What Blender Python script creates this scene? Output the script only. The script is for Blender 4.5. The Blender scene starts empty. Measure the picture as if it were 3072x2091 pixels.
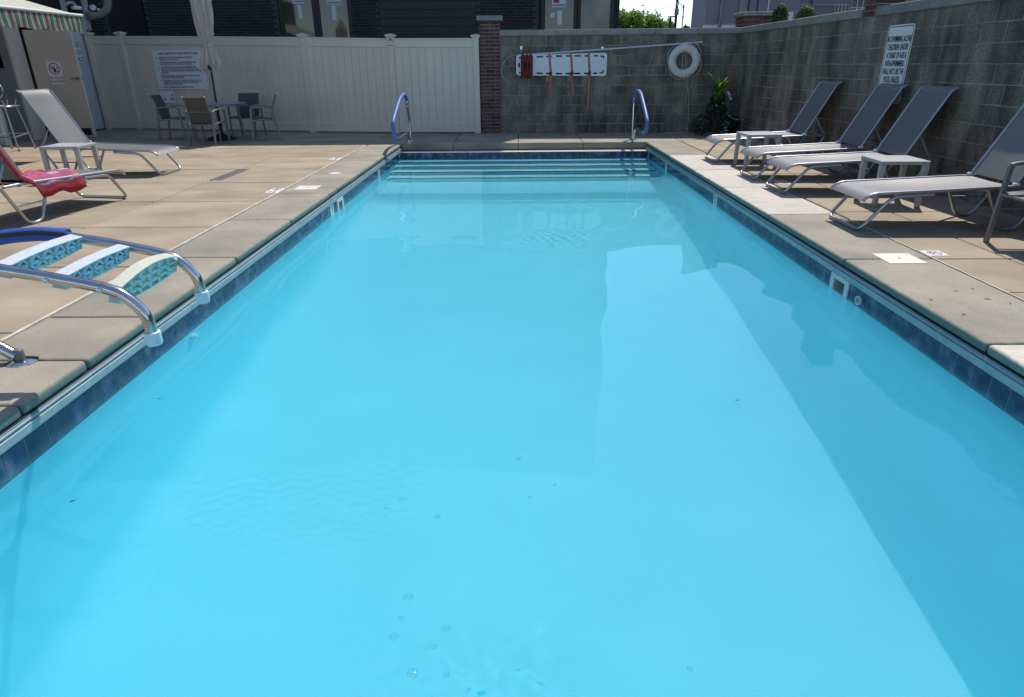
import bpy, bmesh, math, random
import numpy as np
from mathutils import Vector, Matrix
R = math.radians
sc = bpy.context.scene
COL = sc.collection
rng = random.Random(7)

# ------------------------------------------------------------------ camera, sky, sun, exposure
def cam_basis(pitch, yaw, roll):
    F = Vector((math.sin(yaw)*math.cos(pitch), math.cos(yaw)*math.cos(pitch), -math.sin(pitch)))
    Rt = Vector((math.cos(yaw), -math.sin(yaw), 0)); U = Rt.cross(F)
    return F, Rt*math.cos(roll)+U*math.sin(roll), U*math.cos(roll)-Rt*math.sin(roll)
F_, R_, U_ = cam_basis(R(23.3), R(-.54), R(-.5))
cd = bpy.data.cameras.new('camera'); cam = bpy.data.objects.new('camera', cd); COL.objects.link(cam); sc.camera = cam
cd.sensor_width = 36; cd.lens = 36*1976/3072; cd.clip_start = .05; cd.clip_end = 3000
cam.matrix_world = Matrix(((R_.x, U_.x, -F_.x, 0), (R_.y, U_.y, -F_.y, 0), (R_.z, U_.z, -F_.z, 1.43), (0, 0, 0, 1)))

SUN = Vector((.27, .58, 1)).normalized()
w = bpy.data.worlds.new('World'); sc.world = w; w.use_nodes = True
nt = w.node_tree; bg = nt.nodes['Background']
sky = nt.nodes.new('ShaderNodeTexSky'); sky.sky_type = 'NISHITA'; sky.sun_disc = False
sky.sun_elevation = math.asin(SUN.z); sky.sun_rotation = math.atan2(SUN.x, SUN.y)
sky.air_density = 1.0; sky.air_density = .85; sky.dust_density = .35; sky.ozone_density = 1.6
nt.links.new(sky.outputs[0], bg.inputs[0]); bg.inputs[1].default_value = .15
sl = bpy.data.lights.new('sun', 'SUN'); sl.energy = 3.8; sl.angle = R(.5); sl.color = (1, .955, .89)
so = bpy.data.objects.new('sun', sl); COL.objects.link(so)
so.rotation_euler = (-SUN).to_track_quat('-Z', 'Y').to_euler(); so.location = (6, 14, 30)
sl.cycles.is_caustics_light = True
sc.render.engine = 'CYCLES'
sc.cycles.max_bounces = 14; sc.cycles.diffuse_bounces = 8; sc.cycles.transmission_bounces = 10; sc.cycles.transparent_max_bounces = 12
sc.cycles.volume_bounces = 8; sc.cycles.caustics_refractive = True; sc.cycles.caustics_reflective = False
sc.cycles.sample_clamp_indirect = 6; sc.cycles.use_denoising = True
sc.view_settings.view_transform = 'Standard'; sc.view_settings.look = 'None'
sc.view_settings.exposure = 0.24; sc.view_settings.gamma = 1; sc.view_settings.use_curve_mapping = False

# ------------------------------------------------------------------ materials
def nlink(t, a, b): t.links.new(a, b)
def mat(name, col, rough=.6, metal=0., var=.15, scale=3., fine=.08, fscale=90., bump=0., bscale=150., rnd=0.,
        stretch=(1, 1, 1), col2=None, c2scale=1.2, c2lo=.45, c2hi=.65, spec=.5, coat=0., bdist=.004, sss=None, backlit=0.):
    m = bpy.data.materials.new(name); m.use_nodes = True; t = m.node_tree; N = t.nodes
    p = N['Principled BSDF']
    p.inputs['Roughness'].default_value = rough; p.inputs['Metallic'].default_value = metal
    p.inputs['Specular IOR Level'].default_value = spec; p.inputs['Coat Weight'].default_value = coat
    g = N.new('ShaderNodeNewGeometry')
    mp = N.new('ShaderNodeVectorMath'); mp.operation = 'MULTIPLY'; mp.inputs[1].default_value = stretch
    nlink(t, g.outputs['Position'], mp.inputs[0])
    def noise(s, det=4, src=mp.outputs[0]):
        n = N.new('ShaderNodeTexNoise'); n.inputs['Scale'].default_value = s; n.inputs['Detail'].default_value = det
        nlink(t, src, n.inputs['Vector']); return n.outputs['Fac']
    def mapr(src, a, b, lo=.25, hi=.75):
        r = N.new('ShaderNodeMapRange'); r.inputs[1].default_value = lo; r.inputs[2].default_value = hi
        r.inputs[3].default_value = a; r.inputs[4].default_value = b; nlink(t, src, r.inputs[0]); return r.outputs[0]
    def mul(a, b):
        x = N.new('ShaderNodeMath'); x.operation = 'MULTIPLY'; nlink(t, a, x.inputs[0]); nlink(t, b, x.inputs[1]); return x.outputs[0]
    f = mapr(noise(scale), 1-var, 1+var)
    if fine: f = mul(f, mapr(noise(fscale, 2, g.outputs['Position']), 1-fine, 1+fine))
    if rnd:
        oi = N.new('ShaderNodeObjectInfo'); f = mul(f, mapr(oi.outputs['Random'], 1-rnd, 1+rnd, 0, 1))
    base = N.new('ShaderNodeMix'); base.data_type = 'RGBA'
    base.inputs[6].default_value = (*col, 1); base.inputs[7].default_value = (*(col2 or col), 1)
    if col2: nlink(t, mapr(noise(c2scale, 5), 0, 1, c2lo, c2hi), base.inputs[0])
    else: base.inputs[0].default_value = 0
    vm = N.new('ShaderNodeVectorMath'); vm.operation = 'SCALE'
    nlink(t, base.outputs[2], vm.inputs[0]); nlink(t, f, vm.inputs['Scale'])
    nlink(t, vm.outputs[0], p.inputs['Base Color'])
    m['tint'] = 0
    if bump:
        b = N.new('ShaderNodeBump'); b.inputs['Strength'].default_value = bump; b.inputs['Distance'].default_value = bdist
        nlink(t, noise(bscale, 3, g.outputs['Position']), b.inputs['Height']); nlink(t, b.outputs[0], p.inputs['Normal'])
    if sss:
        p.inputs['Subsurface Weight'].default_value = 1; p.inputs['Subsurface Radius'].default_value = (.6, 1, 1); p.inputs['Subsurface Scale'].default_value = sss
    if backlit:
        tr = N.new('ShaderNodeBsdfTranslucent'); mx = N.new('ShaderNodeMixShader'); mx.inputs[0].default_value = backlit
        nlink(t, vm.outputs[0], tr.inputs[0]); nlink(t, p.outputs[0], mx.inputs[1]); nlink(t, tr.outputs[0], mx.inputs[2])
        nlink(t, mx.outputs[0], N['Material Output'].inputs[0])
    return m
def glass_dark(name, col, rough=.03):
    m = mat(name, col, rough, var=.2, scale=1.5, fine=0, spec=.8); return m

M = {}
M['slab'] = mat('warm concrete', (.338, .272, .188), .85, var=.20, scale=1.3, fine=.20, fscale=160, bump=.25, bscale=260, rnd=.06,
                col2=(.255, .205, .14), c2scale=1.0, c2lo=.50, c2hi=.74, stretch=(1, 1.6, 1))
M['coping'] = mat('grey concrete', (.32, .275, .21), .85, var=.20, scale=1.8, fine=.26, fscale=140, bump=.35, bscale=220, rnd=.07,
                  col2=(.24, .225, .18), c2scale=1.5, c2lo=.45, c2hi=.7)
M['pale'] = mat('pale concrete', (.55, .50, .42), .85, var=.14, scale=2.5, fine=.18, fscale=140, bump=.35, bscale=200, rnd=.05, stretch=(1, 6, 1))
M['sub'] = mat('joint dirt', (.035, .03, .025), .95)
M['caulk'] = mat('white caulk', (.52, .47, .38), .8, var=.25, scale=9)
M['asphalt'] = mat('asphalt', (.06, .06, .06), .9, var=.2)
M['plaster'] = mat('blue pool plaster', (.27, .86, .99), .8, var=.06, scale=.8, fine=.015, fscale=30)
M['tile'] = mat('navy glazed tile', (.012, .030, .095), .25, var=.35, scale=9, fine=.25, fscale=60, rnd=.18,
                col2=(.11, .13, .18), c2scale=9, c2lo=.48, c2hi=.80, bump=.1, bscale=60)
M['plaster_step'] = mat('pale pool plaster', (.54, .86, .94), .8, var=.04, scale=.8, fine=.015, fscale=30)
M['grout'] = mat('tile grout', (.27, .32, .38), .8)
M['black'] = mat('black step edging', (.008, .009, .011), .6, fine=0)
M['alu'] = mat('track aluminium', (.34, .43, .44), .45, metal=.2, var=.15, scale=8)
M['groove'] = mat('track groove', (.02, .035, .04), .7)
M['mortar'] = mat('tan mortar', (.42, .35, .27), .9, var=.25, scale=12)
M['vinyl'] = mat('beige vinyl', (.70, .63, .515), .42, var=.04, scale=2, fine=.02, rnd=.025)
M['brick'] = mat('red brown brick', (.115, .052, .038), .85, var=.3, scale=9, fine=.25, rnd=.4, bump=.4, bscale=90)
M['bmortar'] = mat('light mortar', (.30, .275, .25), .9, var=.2, scale=10)
M['capstone'] = mat('cast stone', (.26, .25, .235), .9, var=.25, scale=5, fine=.2, bump=.3, rnd=.1)
M['block'] = mat('weathered concrete block', (.215, .192, .148), .95, var=.40, scale=3.0, fine=.5, fscale=55, bump=1., bscale=45, bdist=.012, rnd=.16,
                 col2=(.065, .060, .050), c2scale=1.3, c2lo=.44, c2hi=.68, stretch=(1.8, 1.8, .6))
M['bjoint'] = mat('block joint', (.29, .27, .225), .95, var=.6, scale=2.2)
M['dbrick'] = mat('charcoal brick', (.014, .014, .017), .7, var=.3, scale=8, fine=.3, rnd=.4, bump=.3, bscale=70, spec=.35)
M['dmortar'] = mat('dark mortar', (.06, .06, .062), .9, var=.3, scale=7)
M['dwall'] = mat('charcoal wall', (.013, .013, .016), .7, var=.2, scale=1)
M['dplank'] = mat('black siding', (.010, .011, .015), .5, var=.2, scale=3, rnd=.15)
M['dframe'] = mat('black frame', (.006, .006, .009), .45)
M['pane'] = glass_dark('brown tinted glass', (.055, .050, .042), .04)
M['pane2'] = glass_dark('grey glass', (.05, .055, .062), .04)
M['pane3'] = mat('painted reflection glass', (.17, .165, .15), .05, var=.5, scale=1.1, fine=0, col2=(.05, .075, .11), c2scale=.9, c2lo=.4, c2hi=.6)  # beige and blue patches in the colour stand in for a reflected scene
M['paper'] = mat('white paper', (.62, .64, .64), .7, var=.03)
M['sign'] = mat('white sign face', (.78, .79, .80), .45, var=.02, fine=.01)
M['ink'] = mat('black ink', (.012, .012, .016), .5, fine=0)
M['navyink'] = mat('navy ink', (.02, .035, .12), .5, fine=0)
M['redink'] = mat('red ink', (.30, .018, .02), .5, fine=0)
M['sling'] = mat('silver mesh sling', (.245, .243, .238), .46, metal=.30, spec=1., var=.04, scale=6, fine=.10, fscale=420, bump=.25, bscale=520, backlit=.16)
M['slingd'] = mat('grey mesh sling', (.075, .075, .075), .6, var=.05, scale=6, fine=.12, fscale=420, bump=.25, bscale=520, backlit=.04)
M['tube'] = mat('silver aluminium tube', (.42, .43, .45), .33, metal=.8, var=.06, fine=.03)
M['tubed'] = mat('grey aluminium', (.19, .19, .195), .4, metal=.4, var=.06, fine=.04)
M['tplast'] = mat('grey table resin', (.38, .385, .39), .45, var=.05, fine=.04)
M['steel'] = mat('stainless steel', (.62, .60, .57), .16, metal=1., var=.12, scale=14, fine=.06, col2=(.48, .43, .36), c2scale=20, c2lo=.6, c2hi=.8)
M['bluepad'] = mat('blue neoprene', (.035, .085, .32), .65, var=.12, scale=12, fine=.15, fscale=200, bump=.3, bscale=300)
M['bluefade'] = mat('faded blue cover', (.10, .16, .40), .5, var=.15, scale=12, fine=.10, fscale=200)
M['zip'] = mat('black zip', (.012, .012, .015), .5)
M['white'] = mat('white plastic', (.74, .77, .78), .4, var=.03, fine=.02)
M['tread'] = mat('white tread resin', (.54, .575, .60), .45, var=.05, scale=14, fine=.03, sss=.02)
M['treadin'] = mat('aqua tread core', (.62, .85, .88), .5, var=.05, scale=20, fine=.03, sss=.03)
M['treadb'] = mat('cream tread resin', (.56, .56, .44), .45, var=.05, scale=14, fine=.03, sss=.02)
M['treadbin'] = mat('mint tread core', (.60, .85, .72), .5, var=.05, scale=20, fine=.03, sss=.03)
M['lid'] = mat('ivory lid', (.70, .65, .55), .55, var=.04, fine=.04)
M['grate'] = mat('grey drain grate', (.11, .11, .11), .6, var=.2, scale=20)
M['skim'] = mat('skimmer plastic', (.68, .72, .68), .45, var=.06)
M['skimin'] = mat('skimmer throat', (.42, .45, .36), .7, var=.2)
M['canvas'] = mat('taupe canvas', (.52, .48, .43), .9, var=.10, scale=6, fine=.10, fscale=250, bump=.2, bscale=350, backlit=.1)
M['canvasl'] = mat('pale canvas', (.60, .57, .53), .9, var=.08, scale=6, fine=.06, backlit=.1)
M['bronze'] = mat('dark pole', (.012, .012, .013), .4, metal=.3)
M['base'] = mat('cast iron base', (.015, .015, .016), .6)
M['cord'] = mat('white cord', (.42, .40, .36), .8, var=.1)
M['ring'] = mat('white buoy foam', (.64, .62, .56), .6, var=.10, scale=8, fine=.05)
M['board'] = mat('white backboard plastic', (.72, .75, .77), .4, var=.03)
M['red'] = mat('dark red nylon', (.16, .014, .018), .75, var=.25, scale=18, fine=.1)
M['orange'] = mat('faded orange webbing', (.46, .15, .11), .8, var=.12, scale=15, fine=.08)
M['pole'] = mat('white pole', (.55, .58, .63), .35, var=.04)
M['leaf'] = mat('bright green leaf', (.19, .40, .04), .4, var=.35, scale=14, fine=.1, backlit=.4, rnd=.25)
M['leafd'] = mat('deep green leaf', (.022, .05, .02), .4, var=.4, scale=10, fine=.15, backlit=.25, rnd=.3)
M['leafb'] = mat('blue green blade', (.05, .10, .055), .4, var=.25, scale=10, backlit=.25, rnd=.2)
M['hosta'] = mat('pale variegated leaf', (.38, .44, .34), .45, var=.25, scale=20, backlit=.2)
M['petal'] = mat('white petal', (.75, .76, .70), .5, var=.05, backlit=.3)
M['treeleaf'] = mat('tree leaf', (.20, .33, .05), .5, var=.45, scale=.9, fine=.3, fscale=5, backlit=.35)
M['treeleafd'] = mat('dark tree leaf', (.035, .07, .022), .5, var=.45, scale=.9, fine=.3, fscale=5, backlit=.3)
M['topi'] = mat('topiary leaf', (.055, .085, .015), .5, var=.5, scale=9, fine=.3, fscale=40, backlit=.3, col2=(.16, .17, .02), c2scale=5, c2lo=.5, c2hi=.7)
M['bark'] = mat('bark', (.07, .05, .035), .95, var=.3, scale=8, bump=.5, bscale=40)
M['soil'] = mat('soil', (.03, .024, .018), 1.)
M['cream'] = mat('cream painted metal', (.58, .51, .40), .55, var=.06, scale=2, fine=.03)
M['edge'] = mat('pale door edge', (.72, .69, .60), .5, var=.03)
M['bwhite'] = mat('blue white painted door', (.56, .58, .60), .5, var=.04)
M['gwall'] = mat('grey painted wall', (.16, .155, .14), .8, var=.12)
M['brown'] = mat('dark brown wall', (.016, .011, .010), .8, var=.2)
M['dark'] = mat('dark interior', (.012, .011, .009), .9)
M['fascia'] = mat('grey trim', (.40, .40, .385), .6, var=.08)
M['duct'] = mat('flexible duct', (.20, .19, .165), .6, var=.12, scale=10)
M['chrome'] = mat('lamp reflector', (.62, .60, .54), .25, metal=.5)
M['lens'] = mat('smoked dome', (.02, .02, .022), .12, spec=.8)
M['awntop'] = mat('awning top', (.50, .475, .385), .85, var=.05, backlit=.1)
M['greywall'] = mat('grey far facade', (.22, .21, .235), .8, var=.06, scale=.2)
M['greywall2'] = mat('light far facade', (.29, .28, .305), .8, var=.05, scale=.2)
M['navyglass'] = mat('navy glass', (.012, .016, .03), .12)
M['panelback'] = mat('grey sheet metal', (.20, .19, .215), .55, metal=.2, var=.06, fine=.1, fscale=60)
M['galv'] = mat('galvanised post', (.22, .22, .235), .5, metal=.4)
M['wood'] = mat('utility pole wood', (.05, .04, .035), .9)
M['roof'] = mat('far roof', (.16, .19, .23), .8)
M['towel_red'] = mat('red towel', (.42, .022, .030), .9, var=.15, scale=9, fine=.1, bump=.3, bscale=300)

# striped fabrics: woven colour bands, in the object's own coordinates
def striped(name, stops, axis, length, rough=.9, bl=.0):
    m = bpy.data.materials.new(name); m.use_nodes = True; t = m.node_tree; N = t.nodes; p = N['Principled BSDF']
    p.inputs['Roughness'].default_value = rough
    uv = N.new('ShaderNodeUVMap'); sx = N.new('ShaderNodeSeparateXYZ'); nlink(t, uv.outputs[0], sx.inputs[0])
    mm = N.new('ShaderNodeMath'); mm.operation = 'MULTIPLY'; mm.inputs[1].default_value = 1/length; nlink(t, sx.outputs[axis], mm.inputs[0])
    fr = N.new('ShaderNodeMath'); fr.operation = 'FRACT'; nlink(t, mm.outputs[0], fr.inputs[0])
    cr = N.new('ShaderNodeValToRGB'); e = cr.color_ramp; e.interpolation = 'LINEAR'
    while len(e.elements) < len(stops): e.elements.new(.5)
    for el, (x, c) in zip(e.elements, stops): el.position = x; el.color = (*c, 1)
    nlink(t, fr.outputs[0], cr.inputs[0])
    g = N.new('ShaderNodeNewGeometry'); n = N.new('ShaderNodeTexNoise'); n.inputs['Scale'].default_value = 26; n.inputs['Detail'].default_value = 4
    nlink(t, g.outputs['Position'], n.inputs['Vector'])
    r = N.new('ShaderNodeMapRange'); r.inputs[1].default_value = .25; r.inputs[2].default_value = .75; r.inputs[3].default_value = .7; r.inputs[4].default_value = 1.25
    nlink(t, n.outputs['Fac'], r.inputs[0])
    v = N.new('ShaderNodeVectorMath'); v.operation = 'SCALE'; nlink(t, cr.outputs[0], v.inputs[0]); nlink(t, r.outputs[0], v.inputs['Scale'])
    nlink(t, v.outputs[0], p.inputs['Base Color'])
    return m
g1, g2, cr_, br_, gy_ = (.03, .085, .07), (.06, .14, .11), (.46, .44, .30), (.075, .052, .05), (.20, .18, .165)
M['valance'] = striped('striped awning canvas', [(0, g1), (.34, g2), (.36, cr_), (.40, cr_), (.42, gy_), (.54, gy_), (.62, br_), (.76, br_), (.84, gy_), (.93, gy_), (.95, cr_), (.985, cr_), (1, g1)], 0, .272)
M['awning'] = striped('faded striped awning', [(0, (.52, .50, .40)), (.40, (.52, .50, .40)), (.42, (.38, .38, .29)), (.46, (.52, .5, .4)), (.55, (.45, .43, .35)), (.8, (.5, .47, .39)), (.93, (.40, .39, .30)), (1, (.52, .5, .4))], 0, .272)
rd, pk, mg, wh, og, dk_ = (.30, .018, .025), (.36, .075, .15), (.22, .02, .085), (.46, .33, .33), (.50, .15, .03), (.07, .015, .03)
M['towel'] = striped('striped beach towel', [(0, rd), (.20, rd), (.22, dk_), (.27, mg), (.33, wh), (.38, pk), (.55, pk), (.57, wh), (.60, mg), (.70, pk), (.74, dk_), (.77, og), (.86, og), (.88, wh), (.91, rd), (1, rd)], 0, .42)

# coping: the vertical face above the cover track carries a teal film
def coping_film(m):
    t = m.node_tree; N = t.nodes; p = N['Principled BSDF']
    src = p.inputs['Base Color'].links[0].from_socket
    g = N.new('ShaderNodeNewGeometry'); s = N.new('ShaderNodeSeparateXYZ'); nlink(t, g.outputs['Position'], s.inputs[0])
    n = N.new('ShaderNodeTexNoise'); n.inputs['Scale'].default_value = 16; nlink(t, g.outputs['Position'], n.inputs['Vector'])
    ad = N.new('ShaderNodeMath'); ad.operation = 'MULTIPLY_ADD'; ad.inputs[1].default_value = .03; nlink(t, n.outputs['Fac'], ad.inputs[0]); nlink(t, s.outputs[2], ad.inputs[2])
    r = N.new('ShaderNodeMapRange'); r.inputs[1].default_value = .0135; r.inputs[2].default_value = -.004; r.inputs[3].default_value = 0; r.inputs[4].default_value = .8
    nlink(t, ad.outputs[0], r.inputs[0])
    mx = N.new('ShaderNodeMix'); mx.data_type = 'RGBA'; nlink(t, r.outputs[0], mx.inputs[0]); nlink(t, src, mx.inputs[6]); mx.inputs[7].default_value = (.10, .185, .165, 1)
    nlink(t, mx.outputs[2], p.inputs['Base Color'])
M['coping_plain'] = M['coping'].copy(); M['pale_plain'] = M['pale'].copy()
for k in ('coping', 'pale'):
    coping_film(M[k])

# ------------------------------------------------------------------ mesh helpers
class MB:
    def __init__(s): s.v = []; s.f = []; s.uv = {}
    def add(s, vs, fs):
        o = len(s.v); s.v += [tuple(v) for v in vs]; s.f += [tuple(i+o for i in f) for f in fs]; return s
    def box(s, x0, x1, y0, y1, z0, z1, mtx=None):
        vs = [Vector((x, y, z)) for x in (x0, x1) for y in (y0, y1) for z in (z0, z1)]
        if mtx: vs = [mtx @ v for v in vs]
        return s.add(vs, [(0, 1, 3, 2), (4, 6, 7, 5), (0, 4, 5, 1), (2, 3, 7, 6), (0, 2, 6, 4), (1, 5, 7, 3)])
    def tube(s, path, r, n=10, closed=False, cap=True, rs=None, up=None):
        P = [Vector(p) for p in path]; k = len(P); rings = []
        T = []
        for i in range(k):
            a = P[i-1] if (i or closed) else P[0]; b = P[(i+1) % k] if (i < k-1 or closed) else P[-1]
            T.append((b-a).normalized())
        nrm = T[0].orthogonal().normalized() if up is None else (Vector(up)-T[0]*Vector(up).dot(T[0])).normalized()
        vs = []
        for i in range(k):
            if i: nrm = (nrm - T[i]*nrm.dot(T[i])).normalized()
            bn = T[i].cross(nrm); rr = rs[i] if rs else r
            ra, rb = rr if isinstance(rr, tuple) else (rr, rr)
            for j in range(n):
                a = 2*math.pi*j/n; vs.append(P[i]+nrm*math.cos(a)*ra+bn*math.sin(a)*rb)
        fs = []
        for i in range(k if closed else k-1):
            for j in range(n):
                a = i*n+j; b = i*n+(j+1) % n; c = ((i+1) % k)*n+(j+1) % n; d = ((i+1) % k)*n+j
                fs.append((a, b, c, d))
        if cap and not closed: fs += [tuple(range(n))[::-1], tuple((k-1)*n+j for j in range(n))]
        return s.add(vs, fs)
    def bar(s, path, wy, hz, up=(0, 0, 1)):  # rectangular section sweep
        P = [Vector(p) for p in path]; vs = []; k = len(P)
        for i in range(k):
            t = (P[min(i+1, k-1)]-P[max(i-1, 0)]).normalized(); u = Vector(up); u = (u-t*u.dot(t)).normalized(); b = t.cross(u)
            for a, c in ((-1, -1), (1, -1), (1, 1), (-1, 1)): vs.append(P[i]+b*a*wy/2+u*c*hz/2)
        fs = [(0, 1, 2, 3), tuple((k-1)*4+j for j in (3, 2, 1, 0))]
        for i in range(k-1):
            for j in range(4): fs.append((i*4+j, (i+1)*4+j, (i+1)*4+(j+1) % 4, i*4+(j+1) % 4))
        return s.add(vs, fs)
    def lathe(s, prof, c=(0, 0, 0), n=24, mtx=None):
        vs = []; k = len(prof)
        for r, z in prof:
            for j in range(n):
                a = 2*math.pi*j/n; v = Vector((c[0]+r*math.cos(a), c[1]+r*math.sin(a), c[2]+z)); vs.append(mtx @ v if mtx else v)
        fs = [(i*n+j, i*n+(j+1) % n, (i+1)*n+(j+1) % n, (i+1)*n+j) for i in range(k-1) for j in range(n)]
        fs += [tuple(range(n))[::-1], tuple((k-1)*n+j for j in range(n))]
        return s.add(vs, fs)
    def prism(s, poly, z0, z1, mtx=None):
        n = len(poly); vs = [Vector((x, y, z0)) for x, y in poly]+[Vector((x, y, z1)) for x, y in poly]
        if mtx: vs = [mtx @ v for v in vs]
        return s.add(vs, [tuple(range(n))[::-1], tuple(range(n, 2*n))]+[(i, (i+1) % n, n+(i+1) % n, n+i) for i in range(n)])
    def ring(s, outer, inner, z0, z1, mtx=None):
        n = len(outer)
        vs = [Vector((x, y, z)) for z in (z0, z1) for pl in (outer, inner) for x, y in pl]
        if mtx: vs = [mtx @ v for v in vs]
        fs = []
        for i in range(n):
            j = (i+1) % n
            fs += [(2*n+i, 2*n+j, 3*n+j, 3*n+i), (i, n+i, n+j, j), (i, j, 2*n+j, 2*n+i), (n+i, 3*n+i, 3*n+j, n+j)]
        return s.add(vs, fs)
    def sheet(s, grid, th=0):  # grid[i][j] of points; optional thickness along -normal by duplicate
        a = len(grid); b = len(grid[0]); vs = [Vector(p) for row in grid for p in row]
        fs = [(i*b+j, (i+1)*b+j, (i+1)*b+j+1, i*b+j+1) for i in range(a-1) for j in range(b-1)]
        return s.add(vs, fs)
    def mesh(s, name, m, smooth=False, bevel=0, seg=1, sharp=40, shell=0):
        me = bpy.data.meshes.new(name); me.from_pydata(s.v, [], s.f)
        bm = bmesh.new(); bm.from_mesh(me)
        if shell:
            bm.normal_update(); bmesh.ops.solidify(bm, geom=bm.faces[:], thickness=shell)
        bmesh.ops.recalc_face_normals(bm, faces=bm.faces)
        if bevel:
            es = [e for e in bm.edges if len(e.link_faces) == 2 and e.calc_face_angle(0) > R(30)]
            bmesh.ops.bevel(bm, geom=es, offset=bevel, segments=seg, profile=.5, affect='EDGES', clamp_overlap=True)
        if smooth:
            for f in bm.faces: f.smooth = True
            for e in bm.edges:
                if len(e.link_faces) == 2 and e.calc_face_angle(0) > R(sharp): e.smooth = False
        bm.to_mesh(me); bm.free()
        for x in (m if isinstance(m, (list, tuple)) else [m]): me.materials.append(M[x] if isinstance(x, str) else x)
        return me
    def obj(s, name, m, parent=None, **k):
        return link(name, s.mesh(name, m, **k), parent)
def link(name, me, parent=None, loc=None, rot=None):
    o = bpy.data.objects.new(name, me); COL.objects.link(o)
    if parent: o.parent = parent
    if loc is not None: o.location = loc
    if rot is not None: o.rotation_euler = rot
    return o
def thing(name, label, cat, loc=(0, 0, 0), rz=0, group=None):
    o = link(name, None, None, loc, (0, 0, rz)); tag(o, label, cat, group); return o
def tag(o, label, cat, group=None):
    o['label'] = label; o['category'] = cat
    if group: o['group'] = group
    return o
def struct(o): o['kind'] = 'structure'; return o
def stuff(o): o['kind'] = 'stuff'; return o
def dup(o, parent=None):
    c = o.copy(); COL.objects.link(c)
    if parent: c.parent = parent
    for ch in o.children: dup(ch, c)
    return c
def copy_thing(o, label, loc, rz):
    c = dup(o); c.location = loc; c.rotation_euler = (0, 0, rz); c['label'] = label; return c
def rrect(w, h, r, n=5, cx=0, cy=0):
    p = []
    for sx, sy, a0 in ((1, 1, 0), (-1, 1, 90), (-1, -1, 180), (1, -1, 270)):
        for i in range(n+1):
            a = R(a0+90*i/n); p.append((cx+sx*(w/2-r)+r*math.cos(a), cy+sy*(h/2-r)+r*math.sin(a)))
    return p
def circ(r, n=32, cx=0, cy=0): return [(cx+r*math.cos(2*math.pi*i/n), cy+r*math.sin(2*math.pi*i/n)) for i in range(n)]
def frame(o, right, up):  # matrix: local x->right, y->up, z->normal
    r = Vector(right).normalized(); n = r.cross(Vector(up)).normalized(); u = n.cross(r)
    return Matrix(((r.x, u.x, n.x, o[0]), (r.y, u.y, n.y, o[1]), (r.z, u.z, n.z, o[2]), (0, 0, 0, 1)))
def smooth_path(P, n=6, closed=False):  # Catmull-Rom
    P = [Vector(p) for p in P]; k = len(P); out = []
    for i in range(k if closed else k-1):
        a = P[i-1] if (i or closed) else P[0]; b = P[i]; c = P[(i+1) % k]; d = P[(i+2) % k] if (i+2 < k or closed) else P[-1]
        for j in range(n):
            t = j/n; out.append(.5*((2*b)+(c-a)*t+(2*a-5*b+4*c-d)*t*t+(3*b-a-3*c+d)*t**3))
    if not closed: out.append(P[-1])
    return out
def round_path(P, r, n=5):  # polyline with filleted corners
    P = [Vector(p) for p in P]; out = [P[0]]
    for i in range(1, len(P)-1):
        a, b, c = P[i-1], P[i], P[i+1]; u = (a-b); v = (c-b); rr = min(r, u.length*.49, v.length*.49)
        p0 = b+u.normalized()*rr; p1 = b+v.normalized()*rr
        for j in range(n+1):
            t = j/n; out.append(p0*(1-t)**2+b*2*t*(1-t)+p1*t*t)
    out.append(P[-1]); return out
DG = None
def text_verts(body, size, bold=0., xs=1., align='CENTER'):
    cu = bpy.data.curves.new('t', 'FONT'); cu.body = body; cu.size = size; cu.align_x = align; cu.align_y = 'CENTER'
    cu.offset = bold; cu.resolution_u = 2; cu.fill_mode = 'FRONT'
    o = bpy.data.objects.new('t', cu); COL.objects.link(o)
    bpy.context.view_layer.update()
    me = bpy.data.meshes.new_from_object(o.evaluated_get(bpy.context.evaluated_depsgraph_get()))
    vs = [Vector((v.co.x*xs, v.co.y, 0)) for v in me.vertices]; fs = [tuple(p.vertices) for p in me.polygons]
    bpy.data.objects.remove(o); bpy.data.curves.remove(cu); bpy.data.meshes.remove(me)
    return vs, fs
def lettering(lines, mtx, m, parent, z=.004, name='lettering'):
    b = MB()
    for ln in lines:
        body, x, y, size = ln[:4]; bold = ln[4] if len(ln) > 4 else 0; xs = ln[5] if len(ln) > 5 else 1; al = ln[6] if len(ln) > 6 else 'CENTER'
        vs, fs = text_verts(body, size, bold, xs, al)
        b.add([mtx @ (v+Vector((x, y, z))) for v in vs], fs)
    return b.obj(name, m, parent)
def sign(label, o, right, up, wd, ht, lines=(), ink='ink', border=None, bw=.008, bi=.02, rad=.03, cat='sign', name='sign'):
    t = thing(name, label, cat, o); m = frame((0, 0, 0), right, up)
    MB().prism(rrect(wd, ht, rad), 0, .004, m).obj('plate', 'sign', t)
    if border:
        MB().ring(rrect(wd-2*bi, ht-2*bi, rad*.8), rrect(wd-2*bi-2*bw, ht-2*bi-2*bw, rad*.8-bw*.5), .0042, .0055, m).obj('border', border, t)
    if lines: lettering(lines, m, ink, t, .0056)
    return t, m

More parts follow.
